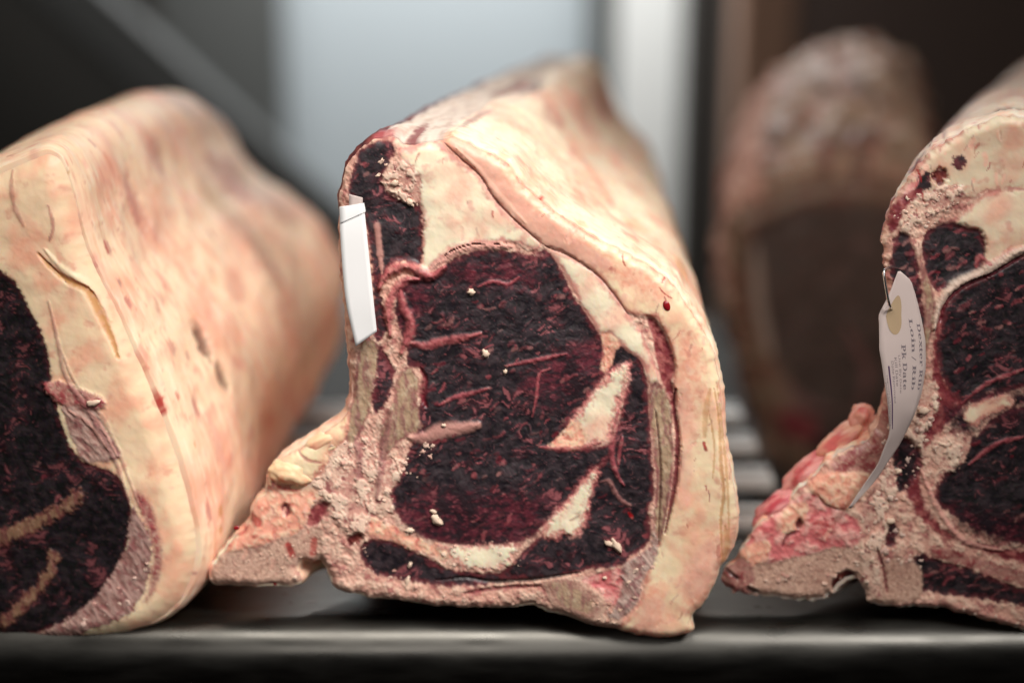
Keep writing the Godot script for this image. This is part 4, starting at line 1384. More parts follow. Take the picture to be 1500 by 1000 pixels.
	strokes.append([9, 2.60, 1.60, 0.85, P([-60.9, 177.6, -58.5, 166.6, -54.9, 159.3, -56.4, 151.1, -60.1, 142.2])])
	strokes.append([9, 2.20, 0.90, 0.80, P([-58.6, 148.9, -48.3, 146.1, -38.8, 148.4, -26.4, 150.8, -17.6, 153.2])])
	strokes.append([0, 1.30, 0.70, 0.80, P([-40.4, 113.3, -32.3, 117.9, -22.7, 120.4, -13.1, 123.5])])
	strokes.append([5, 3.80, 1.20, 0.75, P([-56, 95.6, -47.9, 95.8, -37.5, 99.8, -26.4, 101.5, -19, 103.1])])
	strokes.append([0, 1.10, 0.60, 0.80, P([-4.4, 135.6, 6.5, 138, 17.5, 140.4, 28.3, 142.8])])
	strokes.append([0, 0.90, 0.50, 0.80, P([10.4, 108.2, 12.5, 119.4, 13.9, 131.4, 19.7, 134.5])])
	strokes.append([9, 1.50, 0.40, 0.75, P([14.2, 91.6, 25.3, 90.7, 36.3, 91.3, 47.3, 94.5])])
	strokes.append([0, 1.00, 0.50, 0.80, P([-19.1, 178.1, -11.8, 181.1, -3.2, 179.8, 2.6, 183.5])])
	strokes.append([1, 1.80, -1.20, 0.85, P([-49.9, 133.4, -47.7, 127.4, -49.2, 119.9, -47, 113.2])])
	strokes.append([1, 1.40, -1.40, 0.90, P([86.7, 124.4, 86.3, 113.2, 88.5, 98.3, 88.2, 79.4, 86.1, 62.2, 82.9, 44.9])])
	strokes.append([2, 0.70, -0.80, 0.80, P([76.1, 113, 78.7, 94.3, 79.9, 75.4, 79.7, 52.5, 79.3, 37.1])])
	strokes.append([7, 1.00, -0.40, 0.70, P([107, 125.5, 110.4, 106.2, 111.9, 83.6, 113.8, 68.5, 112.8, 53.2, 114.2, 30.1])])
	strokes.append([7, 1.60, -0.30, 0.50, P([104.8, 124.7, 103, 113.5, 102.7, 98.5])])
	strokes.append([7, 2.00, -0.30, 0.60, P([115.1, 49.4, 116.9, 37.9, 114.4, 26.3])])
	strokes.append([11, 8.00, 0.20, 0.60, P([107.4, 37.7, 104, 26, 99.2, 13.4])])
	strokes.append([11, 7.00, 0.20, 0.50, P([78.6, 5.9, 75.1, -4, 73.7, -12])])
	strokes.append([11, 5.00, 0.20, 0.50, P([91, 128.2, 92.3, 105.8, 92.2, 83.3, 92, 60.4])])
	strokes.append([7, 0.80, -0.20, 0.60, P([108.3, 128.5, 112.8, 98.7, 116, 68.5, 117.6, 41.8])])
	strokes.append([7, 0.60, -0.20, 0.60, P([104.4, 113.5, 107.9, 94.9, 107.7, 76])])
	strokes.append([9, 2.00, 0.20, 0.50, P([111.8, 37.8, 109.9, 26.2])])
	strokes.append([9, 2.60, 0.20, 0.40, P([108.8, 37.7, 111.9, 33.2])])
	strokes.append([3, 0.50, 0.20, 0.80, P([79.7, 174.3, 80.5, 172.1])])
	strokes.append([3, 0.80, 0.00, 0.90, P([102.4, 95.5, 103.6, 91.8])])
	strokes.append([3, 0.90, 0.00, 0.90, P([63.4, 55.2, 65, 52.9])])
	strokes.append([3, 0.50, 0.00, 0.80, P([104.2, 72.1, 104.6, 69.8])])
	strokes.append([9, 1.40, 0.00, 0.60, P([45.7, 194.1, 48.6, 192, 50.8, 189.1])])
	strokes.append([3, 0.50, 0.00, 0.80, P([76.8, 179.3, 79, 176.4, 83.3, 173.6])])
	strokes.append([3, 3.40, -0.40, 0.85, P([-154, 43.6, -151, 41.3, -148.7, 42.9])])
	strokes.append([3, 2.60, -0.30, 0.80, P([-145.4, 51.6, -142.5, 47.7, -140.2, 45.4])])
	strokes.append([3, 2.20, -0.30, 0.85, P([-123.8, 33.3, -121.7, 27.8])])
	strokes.append([3, 2.00, -0.30, 0.70, P([-109.3, 36.7, -110.2, 28.9])])
	strokes.append([1, 1.60, -0.30, 0.90, P([-133.5, 10.2, -131.2, 9.4])])
	strokes.append([3, 1.30, -0.30, 0.70, P([-132.1, 68.9, -123.9, 65.2, -116.3, 65.3])])
	strokes.append([9, 1.40, -0.40, 0.80, P([-128.1, 79.8, -130.5, 73.6, -131.4, 66.6])])
	strokes.append([9, 1.00, -0.30, 0.70, P([-117.4, 86.9, -111.5, 82.4, -104.7, 81])])
	strokes.append([8, 2.20, 0.80, 0.70, P([-65.2, 110.6, -68.7, 95.4, -71.9, 76.2, -74.3, 60.8])])
	strokes.append([8, 2.00, 0.60, 0.70, P([-85.8, 95.1, -83, 81.4, -84.6, 72.2])])
	strokes.append([6, 1.00, -1.20, 0.90, P([-41.5, 14.8, -26.4, 16.7, -11.4, 14.7, 3.7, 15.8, 18.6, 17.8, 37.3, 21.3])])
	strokes.append([1, 1.20, -1.00, 0.80, P([-26.4, 8, -3.8, 11.7, 14.9, 13])])
	strokes.append([2, 0.45, -0.90, 0.80, P([-40.8, 189.5, -33.6, 196.8, -22.7, 200.6, -11.9, 200.7, -4, 201.5])])
	strokes.append([5, 2.20, 0.90, 0.80, P([-47.4, 184.3, -40.8, 189.5, -32.1, 196.5, -22.7, 199.5, -11.9, 200.3, -1.1, 199.7])])
	strokes.append([0, 1.60, 0.60, 0.70, P([56.5, 112.7, 54.5, 101.4, 53.2, 90.1, 55.6, 78.7, 60.2, 71.2])])
	strokes.append([8, 1.40, 0.50, 0.70, P([47.6, 72.5, 52, 73.3, 55.8, 66.6, 59.6, 62, 64.1, 59.8])])
	strokes.append([0, 1.20, 0.60, 0.70, P([58.9, 97.7, 57.6, 90.2, 57, 82.6])])
	strokes.append([7, 1.20, 0.60, 0.80, P([-94.2, 220.7, -95.1, 209.9, -94, 191.8])])
	strokes.append([5, 1.60, 0.40, 0.70, P([-71.3, 195, -72.6, 210.1, -70, 184.8])])
	var crumbs := []
	crumbs.append({"pts": P([-110.3, 83.2, -88.8, 95, -71, 91.5, -59.9, 76.5, -65.7, 55.2, -71.5, 37.6, -82.9, 33.4, -97.9, 40.9, -110.7, 62]), "count": 150, "size": 1.30, "tint": Color(0.70, 0.50, 0.38)})
	crumbs.append({"pts": P([-99.5, 33, -82.9, 33.4, -41.5, 8.4, -3.8, 9.4, 18.8, 0.5, -3.8, -2.5, -71.9, 0.6, -98.5, 7.1]), "count": 700, "size": 1.00, "tint": Color(0.60, 0.38, 0.30)})
	crumbs.append({"pts": P([41.3, 5, 58, 9.3, 60.9, -8.3, 45.2, -8.7]), "count": 200, "size": 1.20, "tint": Color(0.58, 0.36, 0.26)})
	crumbs.append({"pts": P([-163.2, 17.4, -120.8, 34.5, -107.5, 32.9, -117.5, 9.8, -163.5, 7.9]), "count": 350, "size": 0.80, "tint": Color(0.55, 0.35, 0.26)})
	crumbs.append({"pts": P([-70.8, 243.8, -50.7, 244, -49.4, 221.2, -69.6, 224.6]), "count": 120, "size": 1.30, "tint": Color(0.74, 0.55, 0.42)})
	crumbs.append({"pts": P([-41.4, 34.3, 2.1, 33, 2.1, 23.6, -41.5, 24.2]), "count": 150, "size": 1.40, "tint": Color(0.74, 0.58, 0.46)})
	crumbs.append({"pts": P([66.8, 32.9, 79.6, 40.9, 74.6, 17.5, 62, -2.4]), "count": 160, "size": 1.60, "tint": Color(0.66, 0.48, 0.38)})
	crumbs.append({"pts": P([-57.5, 95.6, -41.2, 95.9, -48.7, 72.9, -59.9, 72.6]), "count": 120, "size": 1.60, "tint": Color(0.6, 0.4, 0.32)})
	var bits := []
	bits.append([-22.7, 175.5, 1.90, 1.70, 0.00])
	bits.append([-14.7, 142.5, 2.00, 2.20, 0.50])
	bits.append([-4.4, 132.6, 1.10, 1.20, 0.00])
	bits.append([-41.4, 49.5, 3.80, 2.00, -0.80])
	bits.append([-43.6, 54.5, 1.80, 1.10, -0.50])
	bits.append([57.1, 36.6, 4.40, 1.80, -0.90])
	bits.append([53.0, 38.0, 3.20, 1.40, -0.30])
	bits.append([-55.1, 222.5, 2.60, 1.40, -0.90])
	bits.append([-63.0, 232.5, 2.00, 1.50, 0.20])
	bits.append([50.8, 18.5, 1.20, 1.00, 0.00])
	bits.append([-56.6, 23.0, 2.00, 1.00, 1.20])
	bits.append([-58.1, 13.6, 2.60, 1.20, 1.40])
	bits.append([-37.5, 102.8, 1.20, 0.90, 0.00])
	bits.append([-56.4, 43.4, 2.40, 1.60, 0.00])
	var drops := []
	drops.append([80.7, 169.6, 1.90, 2.90, 0.35])
	drops.append([-132.4, 9.8, 1.50, 1.20, 0.00])
	drops.append([-152.5, 42.4, 1.80, 1.30, 0.20])
	cut_face(t, {"edge": edge, "regions": regions, "strokes": strokes, "crumbs": crumbs, "bits": bits, "drops": drops, "cell": 0.62, "base": RIM, "base_part": "trimmed_rim", "round": 5.0})
	var zones := []
	zones.append([Vector2(-69.2, 256.2), Vector2(-38.5, 254.7), SAWN, 0.0, 1000000.0])
	zones.append([Vector2(-92.5, 213.6), Vector2(-70.7, 256.2), MUSCLE, 0.0, 1000000.0])
	zones.append([Vector2(-91.2, 110.2), Vector2(-92.5, 212.8), RIM, 0.0, 1000000.0])
	zones.append([Vector2(94.0, -13.4), Vector2(-98.4, 8.6), MUSCLE, 14.0, 1000000.0])
	zones.append([Vector2(-121.3, 9.7), Vector2(-134.3, 71.2), PINK, 4.0, 1000000.0])
	var stamps := []
	stamps.append([143.5, 3.0, 1.2, 2.2, 3, 0.95, 0.0])
	stamps.append([138.6, 375.0, 26.0, 30.0, 3, 0.55, 0.0])
	stamps.append([128.9, 247.0, 34.0, 40.0, 11, 0.80, 0.0])
	stamps.append([145.9, 359.0, 16.0, 20.0, 9, 0.60, 0.0])
	stamps.append([177.5, 247.0, 14.0, 40.0, 11, 0.60, 0.0])
	stamps.append([116.7, 165.0, 12.0, 34.0, 9, 0.45, 0.0])
	stamps.append([155.6, 141.0, 6.0, 14.0, 9, 0.35, 0.0])
	stamps.append([82.7, 217.0, 14.0, 60.0, 1, 0.60, 0.0])
	stamps.append([75.4, 185.0, 7.0, 50.0, 1, 0.50, 0.0])
	stamps.append([63.2, 9.0, 4.0, 30.0, 1, 0.80, 0.0])
	stamps.append([85.1, 61.0, 3.0, 60.0, 1, 0.60, 0.0])
	stamps.append([46.2, 3.0, 8.0, 12.0, 9, 0.80, 0.0])
	stamps.append([201.8, 71.0, 10.0, 18.0, 7, 0.30, 0.0])
	stamps.append([182.4, 83.0, 5.0, 9.0, 9, 0.30, 0.0])
	stamps.append([170.2, 5.0, 4.0, 4.0, 7, 0.40, 0.0])
	stamps.append([114.3, 3.0, 4.0, 7.0, 7, 0.35, 0.0])
	stamps.append([235.9, 53.0, 8.0, 26.0, 7, 0.50, 0.0])
	stamps.append([90.0, 207.0, 6.0, 60.0, 6, 0.50, 0.0])
	body(t, {"edge": edge, "zones": zones, "stamps": stamps, "around": 520, "rings": 130, "length": 470.0, "anchor": Vector2(-70.1, 177.5), "taper": Vector2(0.2400, -0.0500), "axis": Vector2(0.1179, 0.1049), "bulge": 3.0, "lumps": 3.0, "tuck": [-78.2, 0.90, 70.0], "along": 0.7, "across": 0.7, "veins": 0.35, "shear": 0.42, "shear_from": 30, "smooth": 0.12, "specks": 90, "fat_name": "fat_cover", "round": 5.0})
	lobe(t, "fat_lobe", Vector3(-121.3, 73.7, -3.0), Vector3(12.0, 9.0, 8.0), Color(0.86, 0.56, 0.34), Color(0.78, 0.30, 0.17), 727.6, 0.00)
	lobe(t, "fat_lobe", Vector3(-104.8, 88.7, -9.0), Vector3(20.0, 8.0, 12.0), Color(0.87, 0.58, 0.36), Color(0.76, 0.30, 0.20), 805.8, 0.62)


# the loin on the left: its fat-covered flank towards the camera
func loin_left() -> void:
	var t := thing("beef_loin", "beef loin at the left edge with a long pale fat flank", "beef", loin_frame(Vector3(-0.2858, -0.0097, 0.0040), -0.0524, -0.1047), "dry-aged beef loins lined up on the shelf")
	fibre = Vector2.from_angle(0.30)
	dark = 0.48
	tone = Color(0.95, 0.82, 0.74)
	var edge := ragged(P([-114.6, 168.6, -86.5, 197.3, -53.7, 224.1, -22.7, 242.6, 0.2, 255, 15.3, 262, 30.2, 268.1, 39.8, 271.1, 46.8, 265.4, 51.2, 249.8, 55.9, 226.1, 63, 206.2, 71.8, 187.9, 79.8, 167.7, 87.2, 149.2, 95.3, 126.8, 102.6, 104.2, 108.5, 77.4, 111.4, 54.2, 107, 34.5, 96.5, 19.3, 80, 9.3, 58.2, 3.1, 37.2, -0.2, 15.4, -2, -15.7, -2, -62.4, -0, -100.6, 13.5, -126.1, 36.9, -139, 76.1, -140.1, 114.9, -132.3, 141.9]), 0.25)
	var regions := []
	regions.append(region("dark_muscle", MUSCLE, [-108.3, 153.6, -79.6, 180.3, -32.8, 203.1, 4.7, 208.7, 13.6, 207.4, 19.9, 201.6, 27.3, 187, 33.8, 170.8, 37.2, 148.4, 41.3, 125.8, 47.2, 109.2, 56.7, 102.5, 67.9, 99.7, 75, 89.1, 78.1, 73.7, 74.4, 57.3, 67.6, 40.7, 55.4, 24.6, 37, 11.4, 15.7, 3.6, -7.7, 1.4, -62.1, 4, -96.4, 17.6, -116.9, 53, -124.8, 95.9, -120.2, 130.6], -1.0, 0.50, 0.90, 1.20, {"flecks": 60, "label": "nearly black aged muscle at the left edge of the picture"}))
	regions.append(region("muscle_seam", SINEW, [-19.9, 55.1, 3.8, 65.8, 23.4, 73.3, 38.2, 81.4, 47.7, 89.3, 50.5, 83.9, 41, 75.2, 26.8, 67.1, 7.2, 57.3, -16.5, 46.6], 0.1, 1.60, 2.40, 1.20, {"tone": Color(0.52, 0.42, 0.40)}))
	regions.append(region("fat_seam", SINEW, [0.7, 12, 9, 22.6, 21.2, 34, 28.8, 45.3, 30.8, 54.7, 35.2, 51.7, 32.3, 40.6, 23.2, 27.7, 12.6, 16.3, 2.8, 7.3], 0.1, 1.60, 2.40, 1.20, {"tone": Color(0.52, 0.42, 0.40)}))
	regions.append(region("sinew_flap", FLAKE, [40.1, 148.5, 50.4, 143.4, 59, 136, 66.6, 121.7, 72.8, 108.2, 62.8, 104.9, 52.3, 104.7, 46.8, 116.8, 42.9, 128.9], 0.6, 0.80, 0.80, 1.20, {"tone": Color(0.9, 0.82, 0.80), "label": "striped grey flap of sinew hanging at the edge of the muscle"}))
	regions.append(region("torn_membrane", MEMBRANE, [31.9, 147.6, 42.4, 148.5, 54.9, 144.2, 65.2, 139.8, 63.4, 133.8, 51.5, 135.1, 39.6, 137.2], 2.0, 0.50, 1.20, 1.20, {}))
	regions.append(region("flaked_edge", FLAKE, [77.6, 79.1, 82.6, 73, 88.1, 59.1, 85.1, 39.5, 75.1, 19.5, 53.1, 8.6, 31, -0.8, 15.6, 1.2, 39.5, 14.6, 55.5, 28.5, 68.6, 47, 74.5, 61.2], 0.2, 0.80, 1.60, 1.20, {"tone": Color(0.78, 0.68, 0.68)}))
	regions.append(region("pink_membrane", MEMBRANE, [79.5, 88.4, 86.1, 84.7, 92.2, 67, 92.9, 46, 87, 30.1, 83, 26, 87.5, 42.7, 88.9, 59.2, 82.8, 76.9], 0.2, 2.00, 1.00, 1.20, {}))
	var strokes := []
	strokes.append([7, 1.90, -0.90, 0.95, P([33.4, 217.8, 39.6, 210.6, 48.2, 204.1, 58.3, 199.1, 62.3, 191.1, 66.3, 182.3, 71, 171.3, 73.6, 162.4])])
	strokes.append([6, 0.80, -1.20, 0.80, P([34.8, 216.4, 41.8, 209.2, 47.4, 203.4])])
	strokes.append([4, 1.80, 0.60, 0.50, P([37.2, 220.1, 45.5, 210.7, 56.2, 203.5, 64.7, 194.8, 70, 182.4])])
	strokes.append([8, 1.40, 0.50, 0.60, P([37.2, 193, 41.3, 170.9, 44.8, 152.3, 56.6, 133.7, 70.3, 103.5, 76.9, 80.6])])
	strokes.append([8, 1.10, 0.40, 0.50, P([41.3, 170.9, 49.9, 148.6, 64, 130, 75.4, 99.8, 82.2, 80.7])])
	strokes.append([5, 1.20, 0.60, 0.60, P([45.4, 133.5, 56.3, 126.1, 66.9, 111.1])])
	strokes.append([5, 1.00, 0.60, 0.60, P([53.1, 137.4, 62.3, 126.2, 71.3, 108.1])])
	strokes.append([9, 1.40, 0.30, 0.50, P([19.6, 261.6, 21.5, 243.7, 26.1, 233])])
	strokes.append([9, 1.00, 0.20, 0.60, P([39.9, 243.9, 42.3, 233.1, 39.6, 225.2])])
	var crumbs := []
	crumbs.append({"pts": P([42.4, 148.5, 64.5, 141.3, 64.1, 133.8, 41.8, 136.4]), "count": 50, "size": 1.60, "tint": Color(0.6, 0.4, 0.34)})
	crumbs.append({"pts": P([55.4, 25.4, 83.2, 49.7, 82.2, 26, 46.7, 3.2, 23.2, -1]), "count": 240, "size": 1.60, "tint": Color(0.55, 0.38, 0.33)})
	crumbs.append({"pts": P([0.2, 4, 23.5, 4.6, 23.1, -2.6, -0.2, -3.2]), "count": 60, "size": 1.30, "tint": Color(0.5, 0.3, 0.26)})
	var bits := []
	bits.append([59.9, 138.3, 4.00, 1.60, 0.10])
	var drops := []
	cut_face(t, {"edge": edge, "regions": regions, "strokes": strokes, "crumbs": crumbs, "bits": bits, "drops": drops, "cell": 0.75, "base": FAT, "base_part": "fat_rim", "round": 12.0})
	var zones := []
	zones.append([Vector2(-140.1, 114.9), Vector2(-119.1, 161.0), RIM, 0.0, 1000000.0])
	zones.append([Vector2(58.2, 3.1), Vector2(-142.1, 76.0), MUSCLE, 20.0, 1000000.0])
	var stamps := []
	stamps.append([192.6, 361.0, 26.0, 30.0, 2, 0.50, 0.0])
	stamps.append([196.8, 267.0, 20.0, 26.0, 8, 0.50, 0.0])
	stamps.append([335.0, 3.0, 12.0, 6.0, 3, 0.90, -0.5])
	stamps.append([324.6, 67.0, 15.0, 8.0, 2, 0.80, -3.0])
	stamps.append([347.6, 71.0, 11.0, 6.0, 2, 0.75, -2.0])
	stamps.append([314.1, 27.0, 6.0, 5.0, 9, 0.50, 0.0])
	stamps.append([349.7, 29.0, 8.0, 4.0, 9, 0.50, 0.0])
	stamps.append([383.2, 3.0, 3.0, 3.0, 3, 0.80, 0.0])
	stamps.append([324.6, 43.0, 4.0, 3.0, 9, 0.50, 0.0])
	stamps.append([236.6, 75.0, 22.0, 14.0, 9, 0.45, 0.0])
	stamps.append([219.9, 147.0, 16.0, 18.0, 9, 0.45, 0.0])
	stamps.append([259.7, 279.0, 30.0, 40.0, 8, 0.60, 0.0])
	stamps.append([228.2, 3.0, 8.0, 5.0, 9, 0.40, 0.0])
	stamps.append([249.2, 19.0, 7.0, 3.0, 9, 0.55, 0.0])
	stamps.append([316.2, 151.0, 14.0, 20.0, 9, 0.35, 0.0])
	stamps.append([374.8, 39.0, 22.0, 6.0, 5, 0.50, 0.0])
	stamps.append([351.8, 3.0, 3.0, 3.0, 3, 0.60, 0.0])
	stamps.append([337.1, 15.0, 3.0, 2.0, 3, 0.60, 0.0])
	stamps.append([402.0, 13.0, 8.0, 2.0, 9, 0.60, 0.0])
	stamps.append([400.0, 3.0, 5.0, 1.5, 3, 0.70, 0.0])
	stamps.append([207.3, 3.0, 2.0, 2.0, 3, 0.80, 0.0])
	stamps.append([184.3, 3.0, 2.0, 1.6, 2, 0.80, 0.0])
	stamps.append([345.5, 249.0, 60.0, 60.0, 2, 0.35, 0.0])  # brown blotches from here: dried crust, with the rear flank's shade painted in
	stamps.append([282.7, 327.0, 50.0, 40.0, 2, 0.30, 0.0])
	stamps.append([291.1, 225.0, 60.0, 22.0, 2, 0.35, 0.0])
	stamps.append([314.1, 417.0, 30.0, 30.0, 10, 0.40, 0.0])
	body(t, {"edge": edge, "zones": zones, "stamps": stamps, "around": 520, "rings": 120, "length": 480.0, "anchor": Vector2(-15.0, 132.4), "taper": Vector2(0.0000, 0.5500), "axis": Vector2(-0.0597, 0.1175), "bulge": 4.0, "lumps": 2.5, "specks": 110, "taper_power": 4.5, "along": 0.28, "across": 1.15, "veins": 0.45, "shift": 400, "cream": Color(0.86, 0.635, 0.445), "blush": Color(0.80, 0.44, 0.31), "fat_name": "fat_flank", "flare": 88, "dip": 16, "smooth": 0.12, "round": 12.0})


# the loin on the right, cut off by the frame, with a printed tag
func loin_right() -> void:
	var t := thing("beef_loin", "beef loin at the right edge with a printed card tag", "beef", loin_frame(Vector3(0.2840, 0.0018, 0.0060), -0.0524, -0.1047), "dry-aged beef loins lined up on the shelf")
	fibre = Vector2.from_angle(0.30)
	dark = 0.80
	tone = Color(0.88, 0.82, 0.80)
	var edge := ragged(P([-87.1, 213.6, -86.2, 223.7, -83.1, 233.2, -77.9, 242.6, -71.4, 253.4, -58.6, 264.8, -39.4, 274.9, -18.6, 277.8, 11.1, 254, 35.2, 214.9, 61.9, 189.8, 80.7, 160.7, 94.7, 123.8, 103.1, 86.1, 105.1, 47.7, 98.5, 16.3, 81.8, -3.8, 52.8, -10.2, 22.8, -7, 0.2, -2.8, -24.1, 3, -49.1, 8.7, -73.8, 8.9, -84.4, 10.2, -87.7, 16.5, -91.8, 23.6, -97, 24.2, -102.8, 19.3, -109.3, 13.6, -115.3, 11.1, -131.9, 11.8, -156.9, 14.4, -163.9, 17.8, -167, 22.6, -164.2, 29, -159.8, 33.8, -152.7, 45.9, -147.7, 53.8, -137.5, 61.1, -130.4, 69.8, -121.8, 78.6, -116.2, 85.6, -108.4, 93.5, -98.3, 99.1, -89, 104.6, -84.4, 116.1, -82.7, 126.4, -78.9, 137.8, -77.4, 151, -80.4, 165.8, -83.5, 184.3, -85.7, 200.4]), 1.30)
	var regions := []
	regions.append(region("fat_face", FAT, [-50.3, 221.2, -42.5, 232.1, -34.4, 238.7, -16.3, 243.8, 9.2, 232.6, 35.3, 212.7, 58.7, 186.1, 87.6, 138.6, 103.1, 86.1, 103, 47.7, 87.5, 16.1, 72.2, 23.6, 83.5, 62.7, 81, 108.5, 67.8, 145.7, 41.3, 182.3, 15, 200.9, -14, 208.6, -25.8, 204.1, -32.6, 198.9, -38.7, 204.6, -37, 211.9, -40.9, 218.4], 1.0, 0.50, 0.70, 1.20, {"puff": 0.6}))
	regions.append(region("upper_muscle", MUSCLE, [-67, 213.1, -62.4, 219.6, -54, 222.6, -44.6, 220.6, -36.6, 217.7, -34, 210.5, -35.4, 198.8, -41.5, 192.2, -49.1, 188.4, -56.2, 186.1, -60.6, 188.3, -65.5, 199.2], -1.4, 0.50, 0.80, 1.20, {"flecks": 140}))
	regions.append(region("side_muscle", MUSCLE, [-83.5, 198.3, -81.5, 215.1, -75, 215.9, -68.4, 198.5, -65.3, 180.9, -61.5, 166.1, -62.9, 151.2, -63.5, 136.2, -69.2, 133.8, -75.2, 151, -79.5, 177], -1.2, 0.50, 1.20, 1.20, {"flecks": 150}))
	regions.append(region("sinew", SINEW, [-69.1, 211.6, -65.6, 200, -60.5, 186.8, -58.6, 178.7, -60, 163.9, -62.1, 149.7, -64.8, 158.6, -63.6, 177.2, -66.6, 191.9], 0.6, 0.50, 0.60, 1.20, {}))
	regions.append(region("red_seam_meat", RED, [-57.6, 173.6, -53.9, 184.7, -43.7, 192.9, -31.2, 198.9, -24.2, 201.9, -30.3, 196, -41.3, 189.3, -49.4, 181.1, -51.7, 169.9, -54.4, 155, -51.3, 137.9, -37.6, 127.5, -44.2, 117.6, -54.5, 106, -61, 90.6, -57.5, 67.5, -40.3, 49.9, -14, 44.3, -2.9, 43, 19, 45.8, 19.8, 35.7, -2.4, 35.9, -32.5, 44.6, -55.4, 55.9, -67.6, 75, -65.3, 102, -58.3, 121.1, -58.1, 143.8], -0.3, 1.20, 1.40, 1.20, {}))
	regions.append(region("eye_muscle", MUSCLE, [-55, 165.5, -53.5, 176.6, -48.9, 184.8, -39.3, 191.5, -28.9, 197.5, -13.8, 205.7, 15.1, 199.4, 41.4, 180.8, 67.9, 143.9, 70.8, 127.1, 41.5, 134.1, 12.3, 138.9, -9, 134.8, -25.9, 127.7, -37.4, 125.3, -46.4, 129.7, -53.6, 141.6, -56.5, 154.3], 0.0, 0.50, 1.00, 1.20, {"flecks": 360}))
	regions.append(region("lower_muscle", MUSCLE, [-48.3, 87, -42.2, 95.5, -34.7, 104.8, -21.1, 119.5, -4.7, 125.1, 27.4, 130.1, 71.3, 121.1, 80.8, 85.7, 76.5, 58.7, 51.9, 48.1, 19, 45.8, -3.1, 46.9, -25.7, 53.4, -42.5, 62.4, -52.6, 71.5], -0.2, 0.50, 1.20, 1.20, {"flecks": 300}))
	regions.append(region("", PLUM, [-51.8, 121.3, -37.4, 125.3, -9, 134, 12.5, 137.4, 13.5, 122.4, -8.2, 122, -25.9, 115.6, -39.9, 106.3], 0.0, 6.00, 3.00, 1.20, {}))
	regions.append(region("", PLUM, [-41.3, 67.8, -19, 64.4, 10.9, 57.3, 11.7, 45.6, -14.2, 46.6, -36.9, 56.3], 0.0, 6.00, 3.00, 1.20, {}))
	regions.append(region("fat_knot", CHALK, [-55, 101.4, -47.2, 106.1, -37.8, 107.8, -36.4, 95.6, -44.7, 87.1, -52.9, 90.7], 1.2, 0.50, 1.60, 1.20, {}))
	regions.append(region("fat_knot", FAT, [-40.1, 120.7, -28.8, 126.9, -16, 130.2, -14.1, 124.2, -25.4, 119.4, -35.2, 112.4], 0.9, 0.50, 1.40, 1.20, {}))
	regions.append(region("bottom_muscle", MUSCLE, [-67.8, 24.1, -59.7, 39.3, -49.9, 37.2, -30.3, 31.3, -1.4, 21, 43.4, 15, 37, 2.1, -0.7, 10.7, -29.3, 14.8, -49.5, 17.4, -58.5, 18], -0.9, 0.50, 1.60, 1.20, {"flecks": 120}))
	regions.append(region("membrane", MEMBRANE, [-52.5, 44.2, -39.8, 42.1, -13.4, 34.1, 20.4, 26.2, 20.9, 19.2, -1.5, 22.6, -30.3, 32.1, -50.7, 37.9], 0.5, 0.50, 1.40, 1.20, {}))
	regions.append(region("bone_face", BONE, [-79.3, 28.6, -71.6, 38.3, -59.3, 32.2, -56.4, 19.7, -61.8, 10, -75.4, 11.2, -80.3, 19.9], 0.6, 0.50, 0.90, 1.20, {}))
	regions.append(region("bone_rim", CHALK, [-91.2, 42.5, -83.5, 53.7, -76.5, 62.4, -76.5, 46.8, -80.1, 31, -80.8, 13.5, -86.1, 14.2, -93.4, 26.7], 0.9, 0.50, 1.00, 1.20, {}))
	regions.append(region("dark_pocket", MUSCLE, [-75.7, 103.3, -68.5, 105.8, -61.4, 96.7, -63.5, 82.8, -71.2, 74.2, -78.3, 82.5], -1.6, 0.50, 1.80, 1.20, {"flecks": 40}))
	regions.append(region("dark_pocket", HOLE, [-88.9, 72.3, -83.1, 76.3, -81.3, 68.5, -85.3, 60.7, -89.9, 62.1], -2.2, 0.50, 1.40, 1.20, {}))
	regions.append(region("dark_pocket", MUSCLE, [-77.5, 53, -73.3, 57.8, -71.4, 50, -74.8, 42.9, -77.9, 45.2], -1.8, 0.50, 1.40, 1.20, {}))
	regions.append(region("crusted_fat", CHALK, [-70.4, 128.5, -56.3, 136.3, -54.7, 121.2, -61.1, 105.9, -59.1, 95.2, -69.2, 105.7, -76.5, 105.6, -78.5, 116.2], 1.2, 0.50, 1.80, 2.00, {}))
	regions.append(region("crusted_fat", CHALK, [-79.1, 97.9, -72.7, 74.9, -78, 63.2, -84.3, 55.2, -91.8, 55.1, -90.1, 66.8, -82.7, 82.4], 0.8, 0.50, 1.80, 2.00, {}))
	regions.append(region("rib_meat", MEMBRANE, [-108.3, 91.2, -88.3, 105.4, -83.9, 120.7, -76.5, 118.6, -79.3, 101.7, -83.7, 87.8, -95.4, 84.5, -105, 84.3], 0.6, 0.50, 1.00, 2.00, {}))
	regions.append(region("pale_fat", PINK, [-121.1, 78.6, -113.2, 84.9, -104.3, 85.9, -88.7, 84.6, -94, 70.6, -101.1, 64.2, -111.6, 66.3, -119.4, 73.2], 1.6, 0.50, 0.70, 2.00, {"puff": 0.8, "label": "smooth pink fat patch above the chine bone"}))
	regions.append(region("raw_pink_meat", RAW, [-154.1, 43.5, -148.5, 53, -137.5, 61.1, -128.2, 69.9, -119.4, 73.2, -110.1, 65.6, -100.3, 62.7, -91.7, 53.5, -95.7, 43.2, -109, 40.5, -129, 35.4, -147.7, 32.5], 0.6, 0.50, 1.00, 2.00, {"specks": 90}))
	regions.append(region("pink_fat", PINK, [-157.7, 37.1, -150.4, 44.3, -141.4, 44.5, -144, 32.6, -153.7, 30], 1.0, 0.50, 0.70, 1.20, {}))
	regions.append(region("pink_fat", PINK, [-137.4, 58.8, -128.1, 67.6, -121.3, 66.9, -123.8, 55.1, -133.3, 48.7], 1.0, 0.50, 0.90, 1.20, {}))
